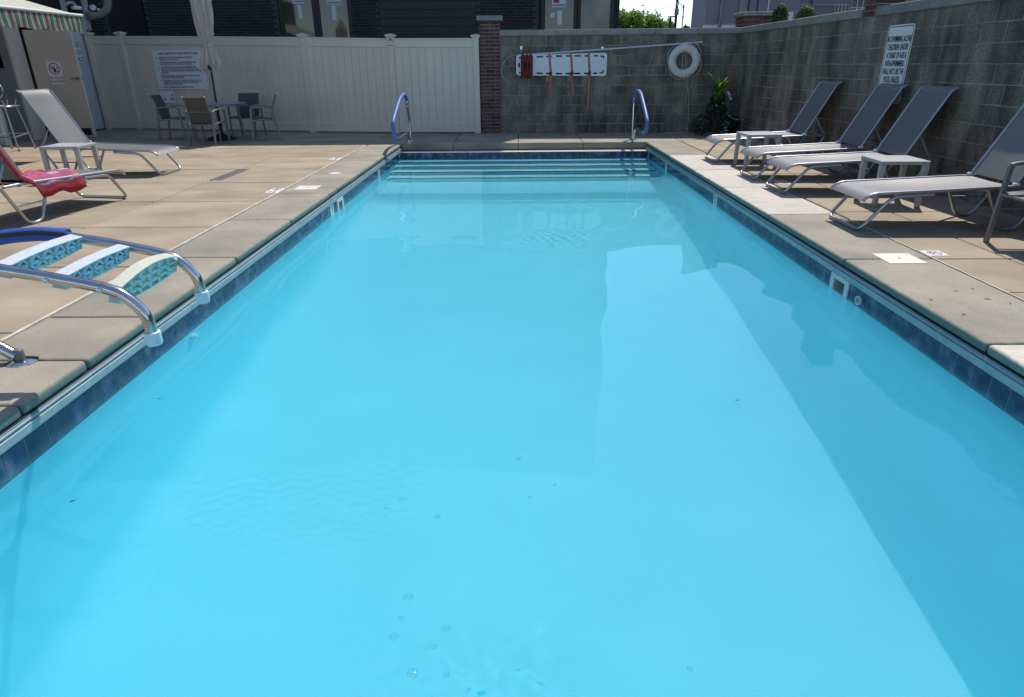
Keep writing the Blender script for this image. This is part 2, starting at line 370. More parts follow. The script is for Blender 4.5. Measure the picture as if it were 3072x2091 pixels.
# ------------------------------------------------------------------ ground, deck
XL, XR, YF, Y0 = -2.30, 2.58, 13.42, .35          # pool water edges
VDENS = .66
ZW = -.266                                        # water level
gr = MB()
for x0, x1, y0, y1 in ((-400, 400, 18.6, 900), (-400, 400, -400, -5), (-400, -13, -5, 18.6), (5.6, 400, -5, 18.6)):
    gr.box(x0, x1, y0, y1, -.5, -.06)
struct(gr.obj('ground', 'asphalt'))
deck = struct(link('pool_deck', None))
d = MB()
for x0, x1, y0, y1 in ((-13, XL-.02, -5, 18.6), (XR+.02, 5.6, -5, 18.6), (XL-.02, XR+.02, YF+.30, 18.6), (XL-.02, XR+.02, -5, Y0-.02)):
    d.box(x0, x1, y0, y1, -.2, -.022)
d.obj('slab_base', 'sub', deck)
def slab(x0, x1, y0, y1, m, name='slab', gap=.008, top=0., th=.02, bv=.008):
    dz = rng.uniform(-.0015, .0015)
    return MB().box(x0+gap, x1-gap, y0+gap, y1-gap, top-th-.001, top+dz).obj(name, m, deck, bevel=bv)
xs = [-2.955, -4.22, -5.66, -7.22, -8.75, -10.3, -11.8]
ys = [-.8, .75, 2.18, 3.59, 4.98, 6.36, 7.69, 9.02, 10.29, 11.74, 13.05, 14.45, 15.85, 17.1, 18.5]
for i in range(len(xs)-1):
    off = 0 if i < 3 else .05
    for j in range(len(ys)-1): slab(xs[i+1], xs[i], ys[j]+off, ys[j+1]+off, 'slab')
xr = [3.295, 3.86, 5.5]; yr = [-.8, .9, 2.3, 3.6, 4.23, 5.06, 5.75, 6.86, 8.2, 9.45, 10.9, 12.2, 13.5, 14.7, 16]
for i in range(2):
    for j in range(len(yr)-1): slab(xr[i], xr[i+1], yr[j], yr[j+1], 'slab')
# far strip
for x0, x1 in ((-2.955, -1.27), (-1.27, .035), (.035, 1.33), (1.33, 3.295)):
    slab(x0, x1, 14.48, 16.2, 'coping_plain')
    MB().box(x0+.004, x1-.004, 13.70, 14.475, -.13, 0).obj('coping_slab', 'coping_plain', deck, bevel=.012, seg=2)
cl = MB()
cl.box(-2.975, -2.95, -.8, 13.4, -.02, .0025); cl.box(3.285, 3.30, 2, 6.5, -.02, .001)
cl.obj('caulk_joint', 'caulk', deck)
# coping slabs along the pool
def coping(x0, x1, y0, y1, m):
    MB().box(x0, x1, y0+.0055, y1-.0055, -.062, rng.uniform(-.001, .001)).obj('coping_slab', m, deck, bevel=.022, seg=4, smooth=True, sharp=60)
cy = [-.8, 1.25, 2.69, 3.2, 3.86, 5.25, 6.68, 8.2, 8.59, 9.77, 11.2, 12.45, 13.695]
for a, b in zip(cy, cy[1:]): coping(-2.948, XL-.005, a, b, 'coping')
cyr = [-.8, .9, 2.1, 3.36, 5.08, 6.78, 8.41, 9.9, 11.62, 12.7, 13.695]
for k, (a, b) in enumerate(zip(cyr, cyr[1:])): coping(XR+.005, 3.284, a, b, 'pale' if k in (2, 5, 6, 7) else 'coping')
for a, b in ((-2.3, -.6), (-.6, 1.0), (1.0, 2.58)):
    MB().box(a+.004, b-.004, -.3, Y0-.005, -.062, 0).obj('coping_slab', 'coping', deck, bevel=.022, seg=3)

# ------------------------------------------------------------------ pool basin
pool = struct(link('pool_basin', None))
def rec(o): o.cycles.is_caustics_receiver = True; return o
def floor_z(y):
    pts = [(0, -2.02), (3, -1.95), (7.2, -1.80), (11.9, -1.30), (14, -1.28)]
    for (a, za), (b, zb) in zip(pts, pts[1:]):
        if y <= b: return za+(zb-za)*(y-a)/(b-a)
    return pts[-1][1]
shell = MB(); grid = []
for i in range(41):
    y = Y0+(YF-Y0)*i/40; zf = floor_z(y); row = []
    rc = .22; row.append((XL, y, -.303))
    for k in range(7):
        a = R(90*k/6); row.append((XL+rc-rc*math.cos(a), y, zf+rc-rc*math.sin(a)))
    for k in range(7):
        a = R(90-90*k/6); row.append((XR-rc+rc*math.cos(a), y, zf+rc-rc*math.sin(a)))
    row.append((XR, y, -.303)); grid.append(row)
shell.sheet(grid)
rec(shell.obj('basin_shell', 'plaster', pool, smooth=True, sharp=60))
e = MB(); e.box(XL-.2, XR+.2, YF, YF+.25, -2.2, -.304); e.box(XL-.2, XR+.2, Y0-.25, Y0, -2.2, -.304)
rec(e.obj('end_wall', 'plaster', pool))
# broad steps at the far end with black nosings
for k in range(4):
    zt = ZW-.075-.235*k; y0 = YF-.36-.40*k
    rec(MB().box(XL+.004, XR-.004, y0, YF-.001 if k == 0 else y0+.402, -1.6, zt).obj('step', 'plaster_step', pool))
    rec(MB().box(XL+.05, XR-.05, y0-.006, y0+.055, zt-.045, zt+.006).obj('step_nosing', 'black', pool))
# wall band behind tiles, skimmer openings left out
band = MB()
skL, skR = (8.44, 8.74), (4.905, 5.205)
for x0, x1, sk in ((XL-.3, XL-.0018, skL), (XR+.0018, XR+.3, skR)):
    for a, b in ((Y0-.2, sk[0]+.03), (sk[1]-.03, YF+.2)): band.box(x0, x1, a, b, -.304, -.07)
    band.box(x0, x1, sk[0]+.03, sk[1]-.03, -.42, -.30); band.box(x0, x1, sk[0]+.03, sk[1]-.03, -.155, -.07)
band.box(XL-.3, XR+.3, YF+.0018, YF+.5, -.304, -.149); band.box(XL-.3, XR+.3, Y0-.4, Y0-.0018, -.42, -.07)
rec(band.obj('grout_bed', 'grout', pool))
mo = MB()
mo.box(XL-.2, XL-.001, Y0, YF+.28, -.147, -.139); mo.box(XR+.001, XR+.2, Y0, YF+.28, -.147, -.139)
mo.box(XL-.001, XR+.001, YF-.001, YF+.29, -.148, -.142); mo.obj('ledge', 'pale_plain', pool)
# automatic cover track under the coping
for s, x in ((1, XL), (-1, XR)):
    q = MB(); a = lambda p, r_, z0, z1: q.box(min(x-s*.2, x+s*p), max(x-s*.2, x+s*p), Y0, YF+.27, z0, z1)
    a(-.006, 0, -.078, -.064); a(-.012, 0, -.098, -.088); q.obj('track_groove', 'groove', pool)
    q = MB(); a(.004, 0, -.088, -.078); a(.008, 0, -.138, -.098); q.obj('cover_track', 'alu', pool, bevel=.002)
# waterline tiles: one mesh shared by all
tw = .1524; tm = MB().box(-tw/2+.002, tw/2-.002, -.009, 0, -.078, .078).mesh('tile', 'tile', bevel=.0012)
dmk = {('L', 51): '5', ('L', 71): '3', ('R', 54): '5', ('R', 74): '3'}
def markers(side, k): return (side, k) in dmk
def place_tile(o, side, c):
    if side == 'L': o.location = (XL, c, -.226); o.rotation_euler = (0, 0, R(-90))
    elif side == 'R': o.location = (XR, c, -.226); o.rotation_euler = (0, 0, R(90))
    else: o.location = (c, YF, -.226); o.rotation_euler = (0, 0, R(180))
nt_ = int((YF-Y0)/tw)
for side, sk in (('L', skL), ('R', skR)):
    for k in range(nt_):
        c = Y0+tw*(k+.5)
        if sk[0]-.05 < c < sk[1]+.05: continue
        if markers(side, k):
            t = link('depth_marker', MB().box(-tw/2+.0017, tw/2-.0017, -.009, .001, -.078, .078).mesh('depth_marker', 'white', bevel=.003), pool)
            mt = frame((0, .0012, 0), (-1, 0, 0), (0, 0, 1))
            lettering([(dmk[(side, k)], .012, .018, .115, .004, .9), ('FT', -.045, .045, .035, .001)], mt, 'ink', t, .001)
        else:
            t = link('tile', tm, pool); rec(t)
        place_tile(t, side, c)
for k in range(32):
    t = link('tile', tm, pool); place_tile(t, 'F', XL+tw*(k+.5)); rec(t)
# skimmers
def skimmer(side, y0, y1):
    s = link('skimmer', None, pool); x = XL if side == 'L' else XR; n = 1 if side == 'L' else -1
    m = frame((x, (y0+y1)/2, -.222), (0, n, 0), (0, 0, 1)); wd = y1-y0
    MB().ring(rrect(wd, .165, .012), rrect(wd-.11, .095, .01), -.01, .012, m).obj('faceplate', 'skim', s)
    q = MB(); hw = (wd-.11)/2; hh = .0475
    q.add([m @ Vector(v) for v in ((-hw, -hh, 0), (hw, -hh, 0), (hw, hh, 0), (-hw, hh, 0), (-hw*.8, -hh, -.2), (hw*.8, -hh, -.2), (hw*.8, hh, -.2), (-hw*.8, hh, -.2))],
          [(0, 1, 5, 4), (1, 2, 6, 5), (2, 3, 7, 6), (3, 0, 4, 7), (4, 5, 6, 7)])
    q.obj('throat', 'skimin', s)
    MB().box(-hw*.9, hw*.9, -hh, -hh*.1, -.09, -.082, m).obj('weir_flap', 'skim', s)
skimmer('L', *skL); skimmer('R', *skR)
def fitting(x, y, z, n):
    m = Matrix.Translation((x, y, z)) @ Matrix.Rotation(R(90*n), 4, 'Y')
    rec(MB().lathe([(.045, 0), (.045, .008), (.034, .018), (.026, .02), (.024, .034), (.012, .036)], n=20, mtx=m).obj('return_fitting', 'white', pool, smooth=True))
for y, z in ((4.30, -.40), (7.15, -.385), (10.1, -.385), (11.1, -.385), (2.05, -.47)): fitting(XL, y, z, 1)
for y in (4.72,):
    m = Matrix.Translation((XR-.002, y, -.222)) @ Matrix.Rotation(R(-90), 4, 'Y')
    MB().ring(circ(.034), circ(.025), 0, .018, m).obj('rope_anchor', 'skim', pool)

# ------------------------------------------------------------------ water: a real refracting surface
def water():
    nx = 540; xsn = np.linspace(XL, XR, nx+1)
    ysn = np.concatenate([np.arange(Y0, 3.2, .0092), np.arange(3.2, 8.6, .03), np.arange(8.6, 9.6, .022), np.linspace(9.6, YF, 110)])
    X, Y = np.meshgrid(xsn, ysn)
    r = np.random.RandomState(3); Z = np.zeros_like(X)
    for _ in range(16):   # slow swell left by the return jets
        L = r.uniform(.35, 1.3); a = r.uniform(0, 2*math.pi); Z += .00042*L*np.sin(2*math.pi/L*(X*math.cos(a)+Y*math.sin(a))+r.uniform(0, 6.3))
    def patch(cx, cy, sx, sy, amp, n=22, l0=.035, l1=.10):
        env = np.exp(-((X-cx)/sx)**2-((Y-cy)/sy)**2); z = np.zeros_like(X)
        for _ in range(n):
            L = r.uniform(l0, l1); a = r.uniform(0, 2*math.pi); z += L*np.sin(2*math.pi/L*(X*math.cos(a)+Y*math.sin(a))+r.uniform(0, 6.3))
        return env*z*amp
    Z += patch(-.88, 2.22,   .34, .19, .021, n=36, l0=.03, l1=.085) + patch(-.10, 1.45, .36, .16, .018, n=36, l0=.045, l1=.12) + patch(.75, 8.95, .60, .40, .0013, l0=.06, l1=.16)
    Z += patch(.1, 2.7, .10, .10, .006)+patch(2.0, 2.3, .3, .15, .0005, l0=.06, l1=.14)
    co = np.stack([X, Y, Z+ZW], -1).reshape(-1, 3).astype(np.float32); ny = len(ysn)
    i, j = np.meshgrid(np.arange(nx), np.arange(ny-1)); a = (j*(nx+1)+i).ravel()
    q = np.stack([a, a+1, a+nx+2, a+nx+1], -1).astype(np.int32)
    me = bpy.data.meshes.new('pool_water'); me.vertices.add(len(co)); me.vertices.foreach_set('co', co.ravel())
    me.loops.add(q.size); me.loops.foreach_set('vertex_index', q.ravel()); me.polygons.add(len(q))
    me.polygons.foreach_set('loop_start', np.arange(0, q.size, 4, dtype=np.int32)); me.update(calc_edges=True); me.shade_smooth()
    m = bpy.data.materials.new('pool water'); m.use_nodes = True; N = m.node_tree.nodes; N.clear()
    o = N.new('ShaderNodeOutputMaterial'); g = N.new('ShaderNodeBsdfGlass'); g.inputs['IOR'].default_value = 1.333
    g.inputs['Color'].default_value = (.745, .985, 1, 1); g.inputs['Roughness'].default_value = 0
    m.node_tree.links.new(g.outputs[0], o.inputs[0]); me.materials.append(m)
    ob = struct(link('pool_water', me)); ob.cycles.is_caustics_caster = True
water()
# fine milky suspension: scatter box added to fill shade, ends short of steps
vm = bpy.data.materials.new('milky water'); vm.use_nodes = True; N = vm.node_tree.nodes; N.clear()
o = N.new('ShaderNodeOutputMaterial'); v = N.new('ShaderNodeVolumeScatter')
v.inputs['Color'].default_value = (.40, .972, 1, 1); v.inputs['Density'].default_value = VDENS; v.inputs['Anisotropy'].default_value = .0
vm.node_tree.links.new(v.outputs[0], o.inputs['Volume'])
stuff(MB().box(XL-.06, XR+.06, Y0-.06, 10.85, -2.4, -.215).obj('water_suspension', vm))

# ------------------------------------------------------------------ deck fittings
def deck_lid(label, x0, x1, y0, y1):
    t = thing('skimmer_lid', label, 'lid', ((x0+x1)/2, (y0+y1)/2, 0), 0, 'square skimmer lids set in the coping')
    wx, wy = (x1-x0), (y1-y0)
    MB().box(-wx/2, wx/2, -wy/2, wy/2, -.015, .005).obj('cover', 'lid', t, bevel=.003)
    b = MB()
    for x, y in ((0, 0), (wx*.38, wy*.36)): b.prism(circ(.011 if x == 0 else .006, 14, x, y), .0052, .0062)
    stuff(b.obj('finger_hole', 'ink', t))
    return t
deck_lid('ivory square lid on the left coping beside the no diving tiles', -2.83, -2.55, 8.42, 8.71)
deck_lid('ivory square lid with a dark finger hole on the right coping', 2.87, 3.16, 4.93, 5.22)
t = thing('inlet_cover', 'small round ivory cover on a joint of the left coping', 'lid', (-2.64, 9.77, 0))
MB().lathe([(.088, -.01), (.088, .004), (.07, .009), (.0, .010)][:3], n=28).obj('cover', 'lid', t)
q = MB()
for x in (-.05, .05): q.prism(circ(.012, 12, x, 0), .009, .0102)
stuff(q.obj('screw', 'ink', t))
def nodive(label, x, y, rz, two):
    t = thing('warning_tile', label, 'floor tile', (x, y, 0), rz, 'no diving tiles beside the pool')
    m = frame((0, 0, 0), (1, 0, 0), (0, 1, 0))
    for k in ((0, 1) if two else (1,)):
        cx = (k-.5)*.156 if two else 0
        MB().box(cx-.076, cx+.076, -.076, .076, -.012, .0045).obj('tile', 'sign', t, bevel=.002)
        if k == 1:
            MB().ring(circ(.058, 28, cx, 0), circ(.047, 28, cx, 0), .0047, .0056).box(cx-.05, cx+.05, -.005, .005, .0057, .0062, Matrix.Translation((cx, 0, 0)) @ Matrix.Rotation(R(45), 4, 'Z') @ Matrix.Translation((-cx, 0, 0))).obj('prohibition_ring', 'redink', t)
            MB().tube([(cx-.03, .018, .005), (cx, -.005, .005), (cx+.03, -.02, .005)], .004, 6).lathe([(.009, 0), (.009, .001)], (cx+.033, -.005, .0048), 10).obj('diver_pictogram', 'ink', t)
        else:
            lettering([('NO', cx, .028, .05, .0016), ('DIVING', cx, -.028, .04, .0012)], m, 'ink', t, .0048)
    return t
nodive('white no diving tiles on the left deck by the square lid', -3.045, 8.37, R(90), True)
nodive('white no diving tiles on the left deck nearest the far steps', -3.05, 11.42, R(90), True)
nodive('white tile with red prohibition ring by the right square lid', 3.375, 5.22, R(180), False)
nodive('white no diving tiles shaded under the right loungers', 3.45, 8.77, R(-90), True)
t = thing('trench_drain', 'long grey grated drain set in the left deck', 'drain', (-4.155, 9.76, 0))
MB().ring([(-.085, -.52), (.085, -.52), (.085, .52), (-.085, .52)], [(-.072, -.505), (.072, -.505), (.072, .505), (-.072, .505)], -.02, .0055).obj('rim', 'galv', t)
MB().box(-.071, .071, -.504, .504, -.02, .0035).obj('grate', 'grate', t)
for y in (-.25, .25):
    MB().prism(circ(.014, 12, 0, y), .0035, .0045).obj('screw', 'ink', t)

# ------------------------------------------------------------------ vinyl fence
fence = thing('vinyl_fence', 'beige vinyl privacy fence with capped posts along the back of the deck', 'fence')
posts = [(-10.38, 17.61, 2.155, 2.25), (-9.56, 17.54, 2.145, 2.245), (-7.17, 16.93, 2.095, 2.19), (-4.79, 16.32, 2.04, 2.12), (-2.75, 15.92, 1.985, 2.08), (-.87, 15.76, 1.97, 2.05)]
for i, (x, y, zr, zp) in enumerate(posts):
    a = math.atan2(posts[min(i+1, 5)][1]-posts[max(i-1, 0)][1], posts[min(i+1, 5)][0]-posts[max(i-1, 0)][0])
    hw = .0635
    p = MB().box(-hw, hw, -hw, hw, 0, zp-.07).obj('post', 'vinyl', fence, bevel=.006); p.location = (x, y, 0); p.rotation_euler = (0, 0, a)
    q = MB(); q.box(-.105, .105, -.105, .105, zp-.052, zp-.028)
    q.add([(-.105, -.105, zp-.028), (.105, -.105, zp-.028), (.105, .105, zp-.028), (-.105, .105, zp-.028), (-.02, -.02, zp), (.02, -.02, zp), (.02, .02, zp), (-.02, .02, zp)],
          [(0, 1, 5, 4), (1, 2, 6, 5), (2, 3, 7, 6), (3, 0, 4, 7), (4, 5, 6, 7)])
    q.add([(-.07, -.07, zp-.09), (.07, -.07, zp-.09), (.07, .07, zp-.09), (-.07, .07, zp-.09), (-.095, -.095, zp-.052), (.095, -.095, zp-.052), (.095, .095, zp-.052), (-.095, .095, zp-.052)],
          [(3, 2, 1, 0), (0, 1, 5, 4), (1, 2, 6, 5), (2, 3, 7, 6), (3, 0, 4, 7)])
    c = q.obj('post_cap', 'vinyl', p)
for (xa, ya, za, _), (xb, yb, zb, _) in zip(posts, posts[1:]):
    L = math.hypot(xb-xa, yb-ya); ang = math.atan2(yb-ya, xb-xa); m = Matrix.Translation((xa, ya, 0)) @ Matrix.Rotation(ang, 4, 'Z')
    def rail(z0a, z1a, z0b, z1b, th, name='rail'):
        vs = [(.06, -th, z0a), (L-.06, -th, z0b), (L-.06, -th, z1b), (.06, -th, z1a), (.06, th, z0a), (L-.06, th, z0b), (L-.06, th, z1b), (.06, th, z1a)]
        MB().add([m @ Vector(v) for v in vs], [(0, 1, 2, 3), (7, 6, 5, 4), (0, 4, 5, 1), (1, 5, 6, 2), (2, 6, 7, 3), (3, 7, 4, 0)]).obj(name, 'vinyl', fence, bevel=.006)
    rail(za-.185, za-.012, zb-.185, zb-.012, .038); rail(za-.03, za, zb-.03, zb, .046, 'rail_cap')
    rail(.03, .185, .03, .185, .038)
    rail(.176, .2, .176, .2, .042, 'rail_lip')
    n = max(3, round((L-.13)/.17)); wd = (L-.12)/n
    for k in range(n):
        x0 = .06+wd*k; zt = za+(zb-za)*(x0/L)-.17
        o = MB().box(x0+.0015, x0+wd-.0045, -.018, .018, .17, zt, m).obj('picket', 'vinyl', fence, bevel=.004)
    # groove backing so gaps read as shadow lines, not holes
    MB().box(.06, L-.06, -.006, .012, .1, min(za, zb)-.1, m).obj('tongue_strip', 'vinyl', fence)
t = thing('motion_sensor_lamp', 'small white lamp clipped under a fence post cap', 'lamp', (-2.735, 15.845, 1.95))
MB().box(-.035, .035, -.035, 0, -.05, .06).obj('housing', 'white', t, bevel=.006)
q = MB().box(-.024, .024, -.0375, -.035, -.02, .045).obj('solar_panel', 'navyglass', t)
for x in (-.065, -.01, .045): MB().lathe([(.012, -.02), (.027, -.008), (.027, .012), (.012, .024)], (x, -.045, -.085), 14).obj('bulb', 'white', t, smooth=True)

# ------------------------------------------------------------------ brick column
col = thing('brick_column', 'red brown brick column with a stone cap between fence and block wall', 'column', (-.57, 15.93, 0))
MB().box(-.212, .212, -.212, .212, 0, 2.30).obj('core', 'bmortar', col)
ch = 2.3/31
def brick_me(L, D=.436, h=.063): return MB().box(-L/2, L/2, -D/2, D/2, -h/2, h/2).mesh('brick', 'brick', bevel=.004)
b2 = {'h': brick_me(.214), 'q': brick_me(.105), 'f': brick_me(.205)}
for c in range(31):
    z = ch*(c+.5)
    for k, x in ((('h', -.109), ('h', .109)) if c % 2 == 0 else (('q', -.1635), ('f', -.0), ('q', .1635))):
        o = link('brick', b2[k], col, (x, rng.uniform(-.002, .002), z))
MB().box(-.275, .275, -.275, .275, 2.302, 2.40).obj('cap_stone', 'capstone', col, bevel=.01)

# ------------------------------------------------------------------ block walls
def block_wall(label, o, ang, length, ncourse, capL, joint_skip=(), nlen=None, flip=1):
    wl = thing('block_wall', label, 'wall', (o[0], o[1], 0), ang)
    H = ncourse*.2
    MB().box(-.02, length, .0045, .20, 0, H).obj('mortar_core', 'bjoint', wl)
    full = MB().box(-.1955, .1955, 0, .1, -.0955, .0955).mesh('block', 'block', bevel=.005)
    half = MB().box(-.0955, .0955, 0, .1, -.0955, .0955).mesh('block', 'block', bevel=.005)
    nl = nlen or length; rest = MB()
    for c in range(ncourse):
        z = .2*c+.1; x = 0.
        if c % 2: link('block', half, wl, (x+.1, 0, z)); x += .2
        while x < length-.05:
            if x+.4 <= length+.2:
                if x < nl: link('block', full, wl, (x+.2, rng.uniform(-.0025, .0025), z))
                else: rest.box(x+.0045, x+.3955, 0, .1, z-.0955, z+.0955)
            x += .4
    if rest.v: stuff(rest.obj('block_course', 'block', wl))
    x = -.03; k = 0
    while x < length:
        L = capL[k % len(capL)]; k += 1
        x1 = min(x+L, length)
        for sa, sb in joint_skip:
            if x < sa < x1: x1 = sa
            if sa <= x < sb: x = sb; x1 = min(x+L, length)
        MB().box(x+.004, x1-.004, -.035, .235, H+.003, H+.118).obj('cap_stone', 'capstone', wl, bevel=.008); x = x1
    return wl
wa = math.atan2(15.47-15.75, 4.80+.34)
BW = block_wall('grey concrete block wall across the back with backboard and lifebuoy', (-.34, 15.75), wa, 5.25, 10, [1.24, 2.1, 1.9, 1.2])
ra = math.atan2(-1, .0245)
RW_ = block_wall('stained concrete block wall along the right side behind the loungers', (4.79, 15.47), ra, 17.0, 10, [1.05, 1.6, 1.7, .85, .5, 1.4, 1.2], joint_skip=((5.03, 5.41),), nlen=9.9)
def bwp(x, z, off=.05):  # point on the back wall face
    y = 15.75-(x+.34)*math.tan(-wa); return Vector((x, y-off, z))
BX = Vector((math.cos(wa), math.sin(wa), 0))
def rwp(y, z, off=.0): return Vector((4.79+(15.47-y)*.0245-off, y, z))
RX = Vector((.0245, -1, 0)).normalized()
# piers behind the right wall
def pier(label, x, y, w_, d_, ztop, capw):
    t = thing('brick_pier', label, 'pier', (x, y, 0))
    MB().box(-w_/2+.008, w_/2-.008, -d_/2+.008, d_/2-.008, 0, ztop).obj('core', 'bmortar', t)
    me = {}
    for c in range(int(ztop/.075)-8, int(ztop/.075)):
        z = .075*(c+.5)+.02; n = max(2, round(w_/.21)); wd = w_/n
        for k in range(n):
            q = wd*(k+.5)-w_/2
            if 'b' not in me: me['b'] = MB().box(-wd/2+.005, wd/2-.005, -d_/2, d_/2, -.032, .032).mesh('brick', 'brick', bevel=.004)
            link('brick', me['b'], t, (q, 0, z))
    if capw: MB().box(-w_/2-capw, w_/2+capw, -d_/2-capw, d_/2+capw, ztop+.002, ztop+.085).obj('cap_stone', 'capstone', t, bevel=.012)
pier('dark brick pier with a stone cap rising behind the wall corner', 5.16, 16.02, .58, .56, 2.345, .045)
pt_ = rwp(10.25, 2.0, -.165)
t = thing('brick_pier', 'red brick pier cutting through the cap of the right wall', 'pier', pt_, ra)
MB().box(-.172, .172, -.172, .172, 0, .75).obj('core', 'bmortar', t)
bme = {L: MB().box(-L/2, L/2, -.18, .18, -.032, .032).mesh('brick', 'brick', bevel=.004) for L in (.17, .255, .08)}
for c in range(10):
    for L, q in ((( .17, -.09), (.17, .09)) if c % 2 else ((.255, -.047), (.08, .135))): link('brick', bme[L], t, (q, 0, .04+.075*c))

# ------------------------------------------------------------------ charcoal building behind the fence
bld = thing('charcoal_building', 'tall charcoal brick building rising behind the fence', 'building', (0, 20.5, 0))
BXL, BXR = -16.2, 2.875
MB().box(BXL, BXR, .06, 14, 0, 11.75).obj('wall', 'dwall', bld)
MB().box(BXL-.1, BXR+.06, -.06, 14.1, 11.75, 11.9).obj('parapet', 'dframe', bld)
for z in (5.6, 8.8):
    for x in (-13, -9.5, -6, -2.4, .6):
        wdw = MB().box(x-.75, x+.75, .0, .058, z, z+1.7).obj('window', 'dframe', bld)
        MB().box(x-.68, x+.68, -.012, -.002, z+.07, z+1.63).obj('pane', 'pane2', wdw)
def brick_area(x0, x1, z0, z1, limit):
    MB().box(x0, x1, .0, .058, 0, 4.6).obj('mortar_bed', 'dmortar', bld)
    me = MB().box(-.098, .098, -.006, .03, -.0285, .0285).mesh('brick', 'dbrick', bevel=.003)
    rest = MB(); n = 0; h = .076; c0 = int(z0/h)
    for c in range(c0, int(4.5/h)):
        z = h*(c+.5); x = x0+.1+(.105 if c % 2 else 0)
        while x < x1-.09:
            dz = rng.uniform(-.003, .003)
            if z < z1 and n < limit: link('brick', me, bld, (x, rng.uniform(-.004, .002), z+dz)); n += 1
            else: rest.box(x-.098, x+.098, -.005, .03, z-.0285, z+.0285)
            x += .21
    if rest.v: stuff(rest.obj('brick_course', 'dbrick', bld))
brick_area(-10.35, -6.62, 2.27, 3.0, 150)
brick_area(-16.0, -11.4, 2.27, 2.4, 20)
brick_area(-4.62, -3.80, 2.2, 3.0, 46)
brick_area(-1.10, .62, 2.4, 3.05, 84)
MB().box(-11.38, -10.37, -.02, .057, 0, 4.6).obj('pilaster', 'dframe', bld)
# sided infill panel
for k in range(14):
    MB().box(-3.79, -1.11, -.012, .05, 1.6+.21*k+.006, 1.6+.21*(k+1)-.004).obj('siding_plank', 'dplank', bld)
def window(x0, x1, m, sill=.6, top=4.4, stick=(), fr=.11):
    wf = MB()
    wf.ring([(x0-fr, sill-.1), (x1+fr, sill-.1), (x1+fr, top+.1), (x0-fr, top+.1)], [(x0, sill), (x1, sill), (x1, top), (x0, top)], -.06, .03, frame((0, 0, 0), (1, 0, 0), (0, 0, 1)))
    wnd = wf.obj('window', 'dframe', bld)
    MB().box(x0, x1, .0, .02, sill, top).obj('pane', m, wnd)
    fm = frame((0, -.003, 0), (1, 0, 0), (0, 0, 1))
    for kind, a, b, c, d in stick:
        MB().prism([(a, c), (b, c), (b, d), (a, d)], 0, .001, fm).obj('sticker', 'paper', wnd)
        if kind == 'A':
            lettering([('ANDERSEN', (a+b)/2, c+.05, (b-a)*.20, .0015, .95)], fm, 'ink', wnd, .0015, 'sticker_lettering')
            w2 = b-a
            MB().prism([(a+w2*.08, c+.11), (a+w2*.5, c+.11), (a+w2*.5, d-.03), (a+w2*.08, d-.03)], .0011, .002, fm).prism([(a+w2*.55, d-.03), (a+w2*.93, c+.13), (a+w2*.93, d-.03)], .0011, .002, fm).obj('sticker_emblem', 'redink', wnd)
window(-6.48, -5.66, 'pane', stick=(('A', -6.19, -5.87, 3.035, 3.42), ('s', -6.06, -5.95, 2.66, 3.0)))
window(-5.45, -4.68, 'pane', stick=(('A', -5.23, -4.83, 3.0, 3.42), ('s', -5.12, -5.0, 2.61, 2.97)))
window(.81, 1.60, 'pane2', stick=(('A', 1.0, 1.39, 2.885, 3.3), ('s', 1.15, 1.28, 2.45, 2.80), ('s', .955, 1.075, 2.63, 2.75)))
window(1.80, 2.61, 'pane3')

# ------------------------------------------------------------------ pool house at the left
ph = thing('pool_house', 'cream and dark pool house wall at the left edge', 'building', (-10.5, 12, 0))
MB().box(-3, -.01, -6, 2.05, 2.3, 4.2).obj('upper_wall', 'brown', ph)
MB().box(-3, -.01, 2.06, 6.0, 2.42, 4.2).obj('upper_wall', 'brown', ph)
MB().box(-3, 0, 2.2, 2.85, 0, 2.3).obj('wall', 'gwall', ph)
MB().box(-3, 0, -6, 2.2, 0, 1.0).obj('counter_wall', 'gwall', ph)
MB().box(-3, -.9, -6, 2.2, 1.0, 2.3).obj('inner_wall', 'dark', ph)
MB().box(-3, .0, 4.85, 5.10, 0, 2.42).obj('wall', 'cream', ph)
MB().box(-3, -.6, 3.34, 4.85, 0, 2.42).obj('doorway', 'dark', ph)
MB().box(-.6, .05, 2.86, 3.10, 0, 2.42).obj('door_jamb', 'cream', ph, bevel=.01)
MB().box(-.6, .03, 3.101, 3.335, 0, 2.42).obj('door_jamb', 'cream', ph, bevel=.01)
MB().box(-.06, .025, 5.72, 6.0, 2.29, 2.66).box(-.05, .06, 5.86, 6.02, 2.67, 4).obj('corner_trim', 'fascia', ph, bevel=.006)
q = MB().box(-.05, .0, 2.35, 2.62, 1.45, 1.75).obj('wall_switch_panel', 'dark', ph)
MB().box(-.3, .12, 1.9, 2.06, 0, .705).obj('counter_post', 'white', ph, bevel=.01)
cb = MB()
bw_ = MB()
for c in range(9):
    for k in range(6):
        bw_.box(-.02, .0, 1.85-.21*(k+1)+.005, 1.85-.21*k-.005, .075*c+.005, .075*c+.07)
stuff(bw_.obj('brick_course', 'brick', ph))
